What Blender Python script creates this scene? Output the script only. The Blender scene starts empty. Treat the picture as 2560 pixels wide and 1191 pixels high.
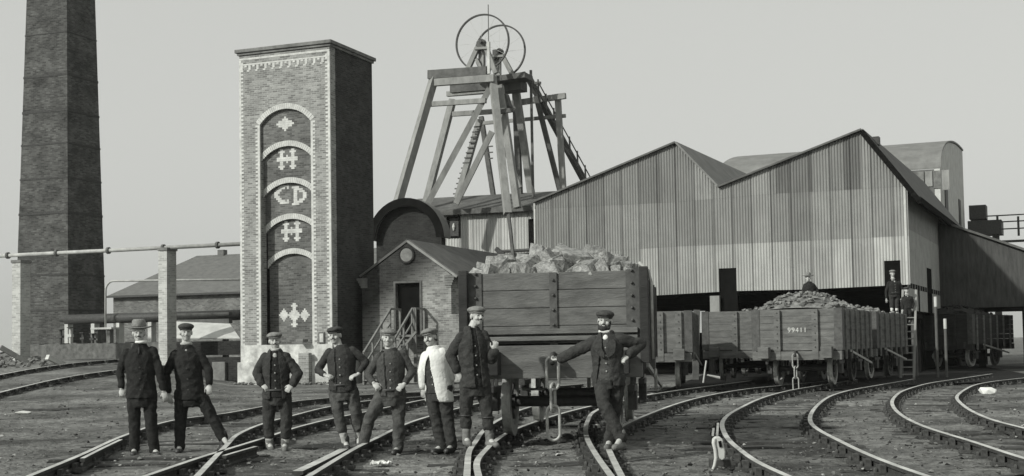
import bpy, bmesh, math, random
from math import sin, cos, pi, radians, sqrt, atan2
from mathutils import Vector as V, Matrix, noise
random.seed(7)
S = bpy.context.scene
COL = S.collection

# ------------------------------------------------------------------ camera, sky, sun, exposure
FPX, CX, CY, TH, RO, CAMH = 3300.0, 1280.0, 697.9, .05, .0165, 1.4   # photo pixels (2560 wide)
fwd = V((0, cos(TH), sin(TH))); r0 = V((1, 0, 0)); u0 = V((0, -sin(TH), cos(TH)))
rgt = r0*cos(RO) - u0*sin(RO); upv = u0*cos(RO) + r0*sin(RO)
CAM = V((0, 0, CAMH))
cd = bpy.data.cameras.new('camera'); cam = bpy.data.objects.new('camera', cd); COL.objects.link(cam)
cd.sensor_width = 36; cd.lens = FPX/2560*36; cd.shift_y = (CY-595.5)/2560
cd.clip_start = .1; cd.clip_end = 6000
cam.matrix_world = Matrix(((rgt.x, upv.x, -fwd.x, 0), (rgt.y, upv.y, -fwd.y, 0), (rgt.z, upv.z, -fwd.z, CAMH), (0, 0, 0, 1)))
S.camera = cam
SUN = V((-.74, -.56, .55)).normalized()          # towards the sun
w = bpy.data.worlds.new('World'); S.world = w; w.use_nodes = True
nt = w.node_tree; nt.nodes.clear()
sky = nt.nodes.new('ShaderNodeTexSky'); sky.sky_type = 'NISHITA'; sky.sun_disc = False
sky.sun_elevation = math.asin(SUN.z); sky.sun_rotation = atan2(SUN.x, SUN.y); sky.dust_density = 4; sky.air_density = 1.5
bw = nt.nodes.new('ShaderNodeRGBToBW'); mr = nt.nodes.new('ShaderNodeMapRange'); mr.clamp = False
mr.inputs['From Min'].default_value = 0; mr.inputs['From Max'].default_value = 1
mr.inputs['To Min'].default_value = 3.25; mr.inputs['To Max'].default_value = 3.25+.26
mx = nt.nodes.new('ShaderNodeVectorMath'); mx.operation = 'SCALE'; mx.inputs[0].default_value = (.985, 1.0, .955)
bg = nt.nodes.new('ShaderNodeBackground'); bg.inputs[1].default_value = .15
out = nt.nodes.new('ShaderNodeOutputWorld')
L = nt.links.new
L(sky.outputs[0], bw.inputs[0]); L(bw.outputs[0], mr.inputs['Value']); L(mr.outputs[0], mx.inputs['Scale'])
L(mx.outputs[0], bg.inputs[0]); L(bg.outputs[0], out.inputs[0])
sd = bpy.data.lights.new('sun', 'SUN'); sd.energy = 3.6; sd.angle = radians(1.2); sd.color = (1, .995, .95)
so = bpy.data.objects.new('sun', sd); COL.objects.link(so)
so.rotation_euler = (-SUN).to_track_quat('-Z', 'Y').to_euler(); so.location = (-40, -20, 40)
S.view_settings.view_transform = 'Standard'; S.view_settings.look = 'None'
S.view_settings.exposure = 0; S.view_settings.gamma = 1

# ------------------------------------------------------------------ pixels to places
def ray(px, py): return fwd*FPX + rgt*(px-CX) - upv*(py-CY)
def at(px, py, d):
    r = ray(px, py); return CAM + r*(d/r.y)
def onz(px, py, z):
    r = ray(px, py); return CAM + r*((z-CAMH)/r.z)
def ss(a, b, x):
    t = max(0, min(1, (x-a)/(b-a))); return t*t*(3-2*t)
def gz(x, y):
    if y < 5: return 0
    return 1.1*ss(30, 62, y)*ss(-.20, -.30, x/y)
def ong(px, py, dz=0):
    r = ray(px, py); r = r/r.y; a = 5.0
    f = lambda d: CAMH + r.z*d - gz(r.x*d, d) - dz
    b = a
    while f(b) > 0 and b < 150: b += .5
    a = b-.5
    for _ in range(30):
        m = (a+b)/2
        if f(m) > 0: a = m
        else: b = m
    return CAM + r*b
class Fr:                       # a vertical frame: u along the front, v back, z up
    def __init__(s, x, y, deg, z0=0):
        a = radians(deg); s.a = a; s.P = V((x, y, z0)); s.u = V((cos(a), sin(a), 0)); s.v = V((-sin(a), cos(a), 0))
    @classmethod
    def px(c, px, py, d, deg):
        p = at(px, py, d); return c(p.x, p.y, deg)
    def front(s, px, py, v=0):
        r = ray(px, py); Q = s.P + s.v*v; t = (Q-CAM).dot(s.v)/r.dot(s.v); p = CAM + r*t
        return (p-s.P).dot(s.u), p.z - s.P.z
    def side(s, px, py, u=0):
        r = ray(px, py); Q = s.P + s.u*u; t = (Q-CAM).dot(s.u)/r.dot(s.u); p = CAM + r*t
        return (p-s.P).dot(s.v), p.z - s.P.z
    def W(s, u, v, z): return s.P + s.u*u + s.v*v + V((0, 0, z))
    def empty(s, name, label=None, cat=None, group=None):
        o = bpy.data.objects.new(name, None); COL.objects.link(o); o.location = s.P; o.rotation_euler = (0, 0, s.a)
        o.empty_display_size = .3
        return tag(o, label, cat, group)
def tag(o, label=None, cat=None, group=None, kind=None):
    if label: o['label'] = label
    if cat: o['category'] = cat
    if group: o['group'] = group
    if kind: o['kind'] = kind
    return o
def empty(name, loc, rz=0):
    o = bpy.data.objects.new(name, None); COL.objects.link(o); o.location = loc; o.rotation_euler = (0, 0, rz); o.empty_display_size = .3
    return o
def copy_tree(o, parent=None):
    c = o.copy(); COL.objects.link(c); c.parent = parent
    for ch in list(o.children): copy_tree(ch, c)
    return c

# ------------------------------------------------------------------ materials (an old plate: everything grey, a breath of green)
def G(v): return (v*.985, v*1.0, v*.955, 1)
def mat(name, v, rough=.85, var=.35, scale=6, bump=.15, bscale=None, metal=0, stretch=None, spec=.3, attr=False, big=0, coords='Object'):
    m = bpy.data.materials.new(name); m.use_nodes = True; n = m.node_tree; N = n.nodes; b = N['Principled BSDF']; l = n.links.new
    b.inputs['Roughness'].default_value = rough; b.inputs['Metallic'].default_value = metal
    b.inputs['Specular IOR Level'].default_value = spec
    tc = N.new('ShaderNodeTexCoord'); vec = tc.outputs[coords]
    if stretch:
        mp = N.new('ShaderNodeMapping'); mp.inputs['Scale'].default_value = stretch; l(vec, mp.inputs[0]); vec = mp.outputs[0]
    nz = N.new('ShaderNodeTexNoise'); nz.inputs['Scale'].default_value = scale; nz.inputs['Detail'].default_value = 6; nz.inputs['Roughness'].default_value = .65
    l(vec, nz.inputs['Vector'])
    r = N.new('ShaderNodeMapRange'); r.inputs['From Min'].default_value = .3; r.inputs['From Max'].default_value = .7
    r.inputs['To Min'].default_value = v*(1-var); r.inputs['To Max'].default_value = v*(1+var); l(nz.outputs['Fac'], r.inputs['Value'])
    val = r.outputs[0]
    if big:
        n2 = N.new('ShaderNodeTexNoise'); n2.inputs['Scale'].default_value = scale*.08; n2.inputs['Detail'].default_value = 3; l(vec, n2.inputs['Vector'])
        r2 = N.new('ShaderNodeMapRange'); r2.inputs['From Min'].default_value = .3; r2.inputs['From Max'].default_value = .7
        r2.inputs['To Min'].default_value = 1-big; r2.inputs['To Max'].default_value = 1+big; l(n2.outputs['Fac'], r2.inputs['Value'])
        mm = N.new('ShaderNodeMath'); mm.operation = 'MULTIPLY'; l(val, mm.inputs[0]); l(r2.outputs[0], mm.inputs[1]); val = mm.outputs[0]
    if attr:
        at_ = N.new('ShaderNodeAttribute'); at_.attribute_name = 'tint'
        mm = N.new('ShaderNodeMath'); mm.operation = 'MULTIPLY'; l(val, mm.inputs[0]); l(at_.outputs['Fac'], mm.inputs[1]); val = mm.outputs[0]
    sc = N.new('ShaderNodeVectorMath'); sc.operation = 'SCALE'; sc.inputs[0].default_value = G(1)[:3]; l(val, sc.inputs['Scale']); l(sc.outputs[0], b.inputs['Base Color'])
    if bump:
        nb = nz
        if bscale:
            nb = N.new('ShaderNodeTexNoise'); nb.inputs['Scale'].default_value = bscale; nb.inputs['Detail'].default_value = 5; l(vec, nb.inputs['Vector'])
        bp = N.new('ShaderNodeBump'); bp.inputs['Strength'].default_value = bump; bp.inputs['Distance'].default_value = .05; l(nb.outputs['Fac'], bp.inputs['Height']); l(bp.outputs[0], b.inputs['Normal'])
    return m
def brick(name, v, mortar, var=.35, bw_=.24, bh=.08, soot=.35, rough=.9, msize=.012, stain=False):
    m = bpy.data.materials.new(name); m.use_nodes = True; n = m.node_tree; N = n.nodes; b = N['Principled BSDF']; l = n.links.new
    b.inputs['Roughness'].default_value = rough; b.inputs['Specular IOR Level'].default_value = .2
    tc = N.new('ShaderNodeTexCoord'); sp = N.new('ShaderNodeSeparateXYZ'); l(tc.outputs['Object'], sp.inputs[0])
    ad = N.new('ShaderNodeMath'); ad.operation = 'ADD'; l(sp.outputs[0], ad.inputs[0]); l(sp.outputs[1], ad.inputs[1])
    cb = N.new('ShaderNodeCombineXYZ'); l(ad.outputs[0], cb.inputs[0]); l(sp.outputs[2], cb.inputs[1])
    bt = N.new('ShaderNodeTexBrick'); l(cb.outputs[0], bt.inputs['Vector'])
    bt.inputs['Scale'].default_value = 1; bt.inputs['Brick Width'].default_value = bw_; bt.inputs['Row Height'].default_value = bh
    bt.inputs['Mortar Size'].default_value = msize; bt.inputs['Mortar Smooth'].default_value = .3; bt.inputs['Bias'].default_value = 0
    bt.inputs['Color1'].default_value = (v*(1-var),)*3+(1,); bt.inputs['Color2'].default_value = (v*(1+var),)*3+(1,); bt.inputs['Mortar'].default_value = (mortar,)*3+(1,)
    val = bt.outputs['Color']
    nz = N.new('ShaderNodeTexNoise'); nz.inputs['Scale'].default_value = .9; nz.inputs['Detail'].default_value = 8; nz.inputs['Roughness'].default_value = .7; l(tc.outputs['Object'], nz.inputs['Vector'])
    r = N.new('ShaderNodeMapRange'); r.inputs['From Min'].default_value = .32; r.inputs['From Max'].default_value = .68
    r.inputs['To Min'].default_value = 1-soot; r.inputs['To Max'].default_value = 1+soot; l(nz.outputs['Fac'], r.inputs['Value'])
    if stain:     # old soot over the upper left of the gable
        def mth(op, a, b_):
            q = N.new('ShaderNodeMath'); q.operation = op
            for i_, x_ in enumerate((a, b_)):
                if isinstance(x_, (int, float)): q.inputs[i_].default_value = x_
                else: l(x_, q.inputs[i_])
            return q.outputs[0]
        e_ = mth('ADD', mth('SUBTRACT', sp.outputs[2], mth('MULTIPLY', sp.outputs[0], .7)), mth('MULTIPLY', nz.outputs['Fac'], 1.4))
        ms = N.new('ShaderNodeMapRange'); ms.inputs['From Min'].default_value = 2.2; ms.inputs['From Max'].default_value = 3.7; ms.inputs['To Min'].default_value = 1; ms.inputs['To Max'].default_value = .16; l(e_, ms.inputs['Value'])
        r_o = mth('MULTIPLY', r.outputs[0], ms.outputs[0])
    else: r_o = r.outputs[0]
    s1 = N.new('ShaderNodeVectorMath'); s1.operation = 'SCALE'; l(val, s1.inputs[0]); l(r_o, s1.inputs['Scale'])
    s2 = N.new('ShaderNodeVectorMath'); s2.operation = 'MULTIPLY'; l(s1.outputs[0], s2.inputs[0]); s2.inputs[1].default_value = G(1)[:3]
    l(s2.outputs[0], b.inputs['Base Color'])
    bp = N.new('ShaderNodeBump'); bp.inputs['Strength'].default_value = .5; bp.inputs['Distance'].default_value = .02; l(bt.outputs['Fac'], bp.inputs['Height']); bp.invert = True; l(bp.outputs[0], b.inputs['Normal'])
    return m
M = {}
M['ground'] = mat('cinder_ground', .135, .95, .6, 5.5, .9, 17, big=.6, spec=.15)
M['shade_ground'] = mat('shade_dark_ground', .014, .95, .5, 2.5, .5, 14, spec=.15)  # near-black ground colour that paints the shade under shed and wagons
M['stone'] = mat('ballast_stone', .13, .9, .6, 9, .3)
M['cinder'] = mat('pale_cinder', .30, .9, .5, 9, .3)
M['clinker'] = mat('black_clinker', .022, .7, .5, 9, .3)
M['railtop'] = mat('worn_rail_head', .58, .45, .38, 2.2, .05, metal=.35, spec=.5)
M['railside'] = mat('rusty_rail_side', .045, .85, .4, 12, .3)
M['sleeper'] = mat('tarred_sleeper', .05, .9, .5, 5, .4, stretch=(1, 1, 1))
M['chair_iron'] = mat('cast_iron_chair', .06, .7, .5, 14, .3)
M['brick_front'] = brick('red_brick', .22, .32, .38, soot=.28)
M['brick_recess_shade'] = brick('recess_shade_brick', .12, .15, .4, soot=.35)  # darker brick, with recess shade also put into the colour
M['brick_soot_shade'] = brick('soot_shade_brick', .042, .055, .35, soot=.35)  # sooty brick, sunk further to paint the shade on the tower sides
M['brick_chim'] = brick('chimney_brick', .07, .085, .45, soot=.55)
M['brick_pier'] = brick('pier_brick', .40, .48, .25, soot=.2)
M['brick_house'] = brick('house_brick', .21, .26, .38, soot=.5)
M['brick_far'] = brick('far_brick', .14, .17, .35, soot=.35)
M['brick_hut'] = brick('hut_brick', .21, .27, .38, soot=.45, stain=True)
M['brick_dark'] = brick('black_brick', .026, .034, .3, soot=.4)
M['brick_light'] = mat('pale_glazed_brick', .50, .85, .25, 4, .1)
M['whitewash'] = mat('flaking_whitewash', .46, .9, .5, 2.2, .2)
M['cornice'] = mat('weathered_cornice_stone', .16, .9, .45, 2.5, .2)
M['corr'] = mat('corrugated_iron', 1.0, .55, .16, 1.4, 0, metal=.0, stretch=(1, 1, .5), attr=True, spec=.35)
M['sidecorr'] = mat('side_sheeting', 1.0, .7, .18, 1.6, .05, attr=True)
M['roof'] = mat('dark_roof_sheet', .10, .8, .35, 1.5, .1)
M['roof2'] = mat('grey_roof_sheet', .17, .75, .25, 1.2, .1)
M['slate'] = mat('slate_roof', .12, .7, .25, 2.2, .15, stretch=(1, 1, 4))
M['black'] = mat('near_black', .009, 1, .4, 3, .1, spec=.03)  # sunk to near black so the colour carries the shade under the shed
M['void'] = mat('dark_interior', .008, 1, .3, 2, 0, spec=.02)  # near black in place of the shade inside rooms and openings
M['timber'] = mat('weathered_timber', .235, .85, .28, 3.0, .25, stretch=(1, 1, .4))
M['stairwood'] = mat('grey_stair_wood', .17, .85, .3, 3.0, .25)
M['lowwall'] = mat('rubble_wall_stone', .12, .95, .5, 3.5, .5)
M['timberdark'] = mat('dark_timber', .10, .85, .35, 3.0, .25)
M['bandiron'] = mat('rusted_band_iron', .045, .8, .4, 10, .2)
M['iron'] = mat('black_iron', .05, .6, .4, 10, .2)
M['ironlite'] = mat('worn_bright_iron', .34, .5, .3, 12, .15, metal=.2)
M['wagon'] = mat('painted_wagon_boards', .115, .82, .42, 3.2, .25, bscale=22, stretch=(.6, .6, 2.2), spec=.35)
M['wagon2'] = mat('weathered_wagon_boards', .125, .85, .4, 3.5, .25, bscale=22, stretch=(.6, .6, 2.5))
M['wagon3'] = mat('dark_wagon_boards', .03, .85, .4, 3.5, .25, bscale=22, stretch=(.6, .6, 2.5))  # dark boards, colour sunk further for the shade under shed and wagons
M['strap'] = mat('iron_strapping', .075, .65, .4, 9, .2)
M['coal'] = mat('dusty_coal', .22, .45, .8, 3.0, .35, bscale=12, spec=.5)
M['coal2'] = mat('coal_small', .15, .6, .75, 5, .35, bscale=14, spec=.5)
M['paint'] = mat('white_paint', .72, .7, .18, 8, .1)
M['wornpaint'] = mat('worn_white_paint', .55, .8, .5, 30, .1)
M['pale'] = mat('pale_sheet', .48, .7, .2, 1.8, .1)
M['pipe'] = mat('lagged_pipe', .36, .75, .3, 3, .2)
M['annex'] = mat('tarred_board_wall', .06, .8, .45, 2.2, .3, stretch=(3, 3, .5))
M['skin'] = mat('weathered_skin', .42, .55, .16, 16, .1, spec=.35)
M['suit'] = mat('black_wool_cloth', .024, .95, .35, 18, .35, bscale=60, spec=.15)
M['suit2'] = mat('charcoal_cloth', .042, .95, .35, 18, .35, bscale=60, spec=.15)
M['tweed'] = mat('brown_tweed_cloth', .06, .95, .35, 22, .35, bscale=60, spec=.15)
M['moleskin'] = mat('worn_moleskin', .075, .95, .45, 9, .35, bscale=60, spec=.15)
M['capgrey'] = mat('grey_tweed_cap', .19, .95, .35, 28, .3, spec=.15)
M['capdark'] = mat('dark_wool_cap', .055, .95, .35, 28, .3, spec=.15)
M['white'] = mat('white_cotton', .66, .9, .10, 10, .25, bscale=30, spec=.2)
M['sock'] = mat('pale_wool_sock', .38, .95, .25, 25, .3)
M['boot'] = mat('black_leather_boot', .035, .5, .4, 14, .2, spec=.5)
M['bootlite'] = mat('dusty_leather_boot', .14, .75, .45, 12, .2)
M['hair'] = mat('dark_hair', .025, .7, .3, 30, .3)
M['hairgrey'] = mat('grey_hair', .22, .8, .3, 30, .3)

# ------------------------------------------------------------------ mesh collector
class MB:
    def __init__(s): s.v = []; s.f = []; s.m = []; s.t = []; s.tinted = False
    def add(s, vs, fs, mi=0, tint=1.0):
        o = len(s.v); s.v += [tuple(p) for p in vs]; s.f += [tuple(i+o for i in f) for f in fs]; s.m += [mi]*len(fs); s.t += [tint]*len(fs)
        if tint != 1.0: s.tinted = True
    def box(s, a, b, mi=0, tint=1.0):
        x0, y0, z0 = a; x1, y1, z1 = b
        s.add([(x0,y0,z0),(x1,y0,z0),(x1,y1,z0),(x0,y1,z0),(x0,y0,z1),(x1,y0,z1),(x1,y1,z1),(x0,y1,z1)],
              [(3,2,1,0),(4,5,6,7),(0,1,5,4),(1,2,6,5),(2,3,7,6),(3,0,4,7)], mi, tint)
    def beam(s, p, q, w, h=None, mi=0, up=None):
        h = h or w; p = V(p); q = V(q); d = (q-p).normalized(); up = V(up) if up else (V((0,0,1)) if abs(d.z) < .95 else V((0,1,0)))
        a = d.cross(up).normalized()*w/2; b = a.cross(d).normalized()*h/2
        vs = [p-a-b, p+a-b, p+a+b, p-a+b, q-a-b, q+a-b, q+a+b, q-a+b]
        s.add(vs, [(0,1,2,3),(7,6,5,4),(4,5,1,0),(5,6,2,1),(6,7,3,2),(7,4,0,3)], mi)
    def tube(s, pts, rs, n=10, mi=0, cap=True, ell=None):
        pts = [V(p) for p in pts]; k = len(pts)
        if not hasattr(rs, '__len__'): rs = [rs]*k
        rings = []; pa = None
        for i, p in enumerate(pts):
            d = (pts[min(i+1, k-1)] - pts[max(i-1, 0)]).normalized()
            if pa is None:
                ref = V((0,0,1)) if abs(d.z) < .9 else V((0,1,0)); a = d.cross(ref).normalized()
            else:
                a = (pa - d*pa.dot(d)).normalized()
            pa = a; b = d.cross(a)
            rings.append([p + (a*cos(2*pi*j/n) + b*sin(2*pi*j/n))*rs[i] for j in range(n)])
        vs = [q for r in rings for q in r]; fs = []
        for i in range(k-1):
            for j in range(n):
                fs.append((i*n+j, i*n+(j+1) % n, (i+1)*n+(j+1) % n, (i+1)*n+j))
        if cap: fs += [tuple(reversed(range(n))), tuple(range((k-1)*n, k*n))]
        s.add(vs, fs, mi)
    def cap_(s, p, r1, q, r2, n=12):          # tapered capsule with rounded ends
        p = V(p); q = V(q); d = (q-p)
        if d.length < 1e-5: d = V((0,0,.001)); q = p+d
        d.normalize(); P = []; R = []
        for a in (-.97, -.8, -.45): P.append(p + d*r1*a); R.append(r1*sqrt(1-a*a))
        P.append(p); R.append(r1); P.append((p+q)/2); R.append((r1+r2)/2); P.append(q); R.append(r2)
        for a in (.45, .8, .97): P.append(q + d*r2*a); R.append(r2*sqrt(1-a*a))
        s.tube(P, R, n)
    def loft(s, rings, n=22):                 # rings: (centre, A, B) with half-axis vectors
        vs = []; k = len(rings); fs = []
        for c, A, B in rings: vs += [c + A*cos(2*pi*j/n) + B*sin(2*pi*j/n) for j in range(n)]
        for i in range(k-1):
            for j in range(n): fs.append((i*n+j, i*n+(j+1) % n, (i+1)*n+(j+1) % n, (i+1)*n+j))
        fs += [tuple(reversed(range(n))), tuple(range((k-1)*n, k*n))]
        s.add(vs, fs)
    def ell(s, c, ax, ay, az, n=14):
        c = V(c); ax, ay, az = V(ax), V(ay), V(az)
        s.loft([(c + az*sin(t), ax*cos(t), ay*cos(t)) for t in [(-.94+1.88*i/8)*pi/2 for i in range(9)]], n)
    def prism(s, poly, off, mi=0, tint=1.0):  # polygon (3D points) extruded by off
        n = len(poly); a = [V(p) for p in poly]; b = [p + V(off) for p in a]
        s.add(a+b, [tuple(range(n)), tuple(reversed(range(n, 2*n)))] + [(i, i+n, (i+1) % n + n, (i+1) % n) for i in range(n)], mi, tint)
    def quad(s, a, b, c, d, mi=0, tint=1.0): s.add([a, b, c, d], [(0,1,2,3)], mi, tint)
    def mesh(s, name, mats, smooth=False, fix=True):
        me = bpy.data.meshes.new(name); me.from_pydata(s.v, [], s.f)
        for m in (mats if isinstance(mats, (list, tuple)) else [mats]): me.materials.append(m)
        me.polygons.foreach_set('material_index', s.m)
        if s.tinted or any(m.name in ('corrugated_iron', 'side_sheeting') for m in me.materials):
            a = me.attributes.new('tint', 'FLOAT', 'FACE'); a.data.foreach_set('value', s.t)
        if fix:
            bm = bmesh.new(); bm.from_mesh(me); bmesh.ops.recalc_face_normals(bm, faces=bm.faces); bm.to_mesh(me); bm.free()
        if smooth: me.polygons.foreach_set('use_smooth', [True]*len(me.polygons))
        me.update(); return me
    def build(s, name, mats, parent=None, smooth=False, bevel=0, fix=True):
        o = bpy.data.objects.new(name, s.mesh(name, mats, smooth, fix)); COL.objects.link(o)
        if parent: o.parent = parent
        if bevel:
            b = o.modifiers.new('bevel', 'BEVEL'); b.width = bevel; b.segments = 2; b.limit_method = 'ANGLE'
        return o
def remesh(mb, voxel, smooth_it=2):
    me = mb.mesh('tmp', [], True); o = bpy.data.objects.new('tmp', me); COL.objects.link(o)
    r = o.modifiers.new('r', 'REMESH'); r.mode = 'VOXEL'; r.voxel_size = voxel; r.use_smooth_shade = True
    sm = o.modifiers.new('s', 'SMOOTH'); sm.factor = .5; sm.iterations = smooth_it
    dg = bpy.context.evaluated_depsgraph_get(); dg.update()
    res = bpy.data.meshes.new_from_object(o.evaluated_get(dg))
    bpy.data.objects.remove(o); bpy.data.meshes.remove(me)
    return res
def meshobj(name, me, m, parent=None):
    me.materials.clear(); me.materials.append(m); me.name = name
    o = bpy.data.objects.new(name, me); COL.objects.link(o)
    if parent: o.parent = parent; 
    return o

# ------------------------------------------------------------------ ground
def axis(a, b, step, far, grow=1.25):
    xs = [a + i*step for i in range(int((b-a)/step)+1)]; d = step
    while xs[-1] < far: d *= grow; xs.append(xs[-1]+d)
    d = step
    while xs[0] > -far: d *= grow; xs.insert(0, xs[0]-d)
    return xs
xs = axis(-12, 12, .15, 3500); ys = axis(9, 36, .15, 3500)
vs = []
for y in ys:
    for x in xs:
        z = gz(x, y)
        p = V((x, y, 0))
        if abs(x) < 60 and 0 < y < 90: z += .04*noise.noise(p*.7) + .035*noise.noise(p*2.3) + .022*noise.noise(p*5.1) - .012
        elif abs(x) > 120 or y > 130 or y < -20: z -= .02
        vs.append((x, y, z))
nx = len(xs); fs = [(j*nx+i, j*nx+i+1, (j+1)*nx+i+1, (j+1)*nx+i) for j in range(len(ys)-1) for i in range(nx-1)]
gm = MB(); gm.add(vs, fs); go = gm.build('ground', M['ground'], smooth=True); tag(go, kind='structure')

# ------------------------------------------------------------------ helpers for buildings
def poly_wall(mb, pts, thick, axis_='y', mi=0):
    """pts (u,z) outline at v=0, extruded back by thick"""
    mb.prism([(u, 0, z) for u, z in pts], (0, thick, 0), mi)
def interp(pts, x):
    for (a, b), (c, d) in zip(pts, pts[1:]):
        if x <= c: return b + (d-b)*(x-a)/(c-a) if c != a else b
    (a, b), (c, d) = pts[-2:]
    return b + (d-b)*(x-a)/(c-a)
def corr_wall(mb, top, bot, u0, u1, seams, tintf, holes=(), pitch=.115, amp=.02, sheet=.78, n=6, ax='u', off=0.0, mi=0):
    """corrugated sheeting along u; top/bot/seams are polylines of (u,z)"""
    k = int((u1-u0)/pitch*n); ush = [u0 + (u1-u0)*i/k for i in range(k+1)]
    def P(u, z, lap):
        d = off - amp*sin(2*pi*u/pitch) - lap
        return (u, d, z) if ax == 'u' else (d, u, z)
    for a, b in zip(ush, ush[1:]):
        c = (a+b)/2; si = int((c-u0)/sheet); fr = (c-u0)/sheet - si; lap = .012*(1-fr)
        ed = .5 if fr < .08 else 1.0
        hs = [h for h in holes if h[0] < c < h[1]]
        zt, zb = interp(top, c), interp(bot, c)
        lv = [(0, zb)] + sorted([(i+1, interp(sm, c)) for i, sm in enumerate(seams)], key=lambda q: q[1]) + [(99, zt)]
        lv = [q for q in lv if zb <= q[1] <= zt]
        for (i0, za), (i1, zc) in zip(lv, lv[1:]):
            segs = [(za, zc)]
            for h in hs:
                ns = []
                for p, q in segs:
                    if q <= h[2] or p >= h[3]: ns.append((p, q)); continue
                    if p < h[2]: ns.append((p, h[2]))
                    if q > h[3]: ns.append((h[3], q))
                segs = ns
            for p, q in segs:
                sl0 = interp(top, b)-interp(top, a) if abs(q-zt) < 1e-6 else 0
                sb0 = interp(bot, b)-interp(bot, a) if abs(p-zb) < 1e-6 else 0
                mb.quad(P(a, p-sb0/2, lap+.006*(p > zb)), P(b, p+sb0/2, lap+.006*(p > zb)), P(b, q+sl0/2, lap), P(a, q-sl0/2, lap), mi, tintf(si, i0, c)*ed)
def slab(mb, a, b, c, d, t, mi=0):      # roof sheet: four corners and a thickness along its normal
    a, b, c, d = V(a), V(b), V(c), V(d); n = (b-a).cross(d-a).normalized()
    if n.z < 0: n = -n
    mb.prism([a, b, c, d], n*t, mi)

# ------------------------------------------------------------------ tall brick tower with nested arches
TW = Fr.px(829, 700, 52, -21.5)
tw = TW.empty('brick_tower', 'tall narrow brick tower with five nested arches and pale patterned bricks on its lit face', 'tower')
uf = lambda px, py=560: TW.front(px, py)[0]
zf = lambda py, px=712: TW.front(px, py)[1]
UL = uf(600.5); Utop = zf(128, 712); ZT = Utop
W = -UL; D = TW.side(934.5, 600)[0]
R0, R1 = uf(651), uf(779)               # recess left / right edges
rw = (R1-R0)/2; rc = (R0+R1)/2
arch_px = [(714, 272, 308), (716, 364, 398), (720, 455, 488), (724, 545, 578), (726, 632, 668)]   # apex x, apex y, spring y
STEP = .135
arches = [(zf(a, x), zf(s, x)) for x, a, s in arch_px]
zrec = zf(862, 726)
def arch_z(k, t):                        # t -1..1 across the recess
    za, zs = arches[k]; rise = za-zs; R = (rw*rw+rise*rise)/(2*rise); return za - R + sqrt(max(0, R*R-(t*rw)**2))
m = MB()
# front shell: left pier, right pier, head above arch 0, base below recess
T = .45
m.box((UL, 0, 0), (R0, T, ZT)); m.box((R1, 0, 0), (0, T, ZT)); m.box((R0, 0, 0), (R1, STEP, zrec))
m.build('front_wall', M['brick_front'], tw)
N_ = 24
mp = [MB() for _ in range(6)]
for i in range(N_):
    t0, t1 = -1+2*i/N_, -1+2*(i+1)/N_; ua, ub = rc+t0*rw, rc+t1*rw
    for k in range(6):
        z0 = lambda t: arch_z(k, t) if k < 5 else zrec-.01
        z1 = lambda t: arch_z(k-1, t)+.12 if k > 0 else ZT
        y0, y1 = k*STEP, k*STEP+.11+STEP*.2
        mp[k].prism([(ua, y0, z0(t0)), (ub, y0, z0(t1)), (ub, y0, z1(t1)), (ua, y0, z1(t0))], (0, y1-y0, 0))
for k in range(6): mp[k].build('arched_panel' if k else 'wall_head', M['brick_recess_shade' if k else 'brick_front'], tw)
m = MB(); m.box((R0-.05, T+.3, 0), (R1+.05, T+.62, ZT)); m.build('inner_wall', M['brick_front'], tw)
m = MB(); m.box((UL, T, 0), (UL+.3, D, ZT)); m.box((-.3, T, 0), (0, D, ZT)); m.box((UL+.3, D-.3, 0), (-.3, D, ZT)); m.build('soot_shade_wall', M['brick_soot_shade'], tw)
m = MB()
m.box((UL-.07, -.07, ZT), (.07, D+.07, ZT+.10)); m.box((UL-.14, -.14, ZT+.10), (.14, D+.14, ZT+.24)); m.build('cornice', M['cornice'], tw, bevel=.015)
# light bands and brick teeth under the cornice
m = MB(); m.box((UL, -.012, ZT-.20), (0, .05, ZT-.12)); m.box((UL, -.012, ZT-.42), (0, .05, ZT-.36))
nd = 22
for i in range(nd):
    u = UL + .12 + (W-.24)*i/(nd-1)
    if i % 2 == 0: m.box((u-.055, -.012, ZT-.62), (u+.055, .05, ZT-.425))
    else: m.box((u-.055, -.012, ZT-.50), (u+.055, .05, ZT-.425))
    if i % 2 == 0: m.box((u-.12, -.013, ZT-.69), (u+.0, .05, ZT-.625))
m.build('frieze_bricks', M['brick_light'], tw)
def quoin(ue, sgn, zb, zt):
    m = MB(); z = zb; i = 0
    m.box((min(ue, ue+sgn*.10), -.008, zb), (max(ue, ue+sgn*.10), .06, zt))
    while z < zt-.07:
        a, b = ue+sgn*.101, ue+sgn*.20
        m.box((min(a, b), -.008, z), (max(a, b), .06, z+.075)); z += .155
    m.build('quoin_bricks', M['brick_light'], tw)
zq = zf(862, 712)
quoin(UL-.006, 1, zq, ZT-.2); quoin(.006, -1, zq, ZT-.2)
quoin(R0+.002, -1, zq, arches[0][1]); quoin(R1-.002, 1, zq, arches[0][1])
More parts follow.
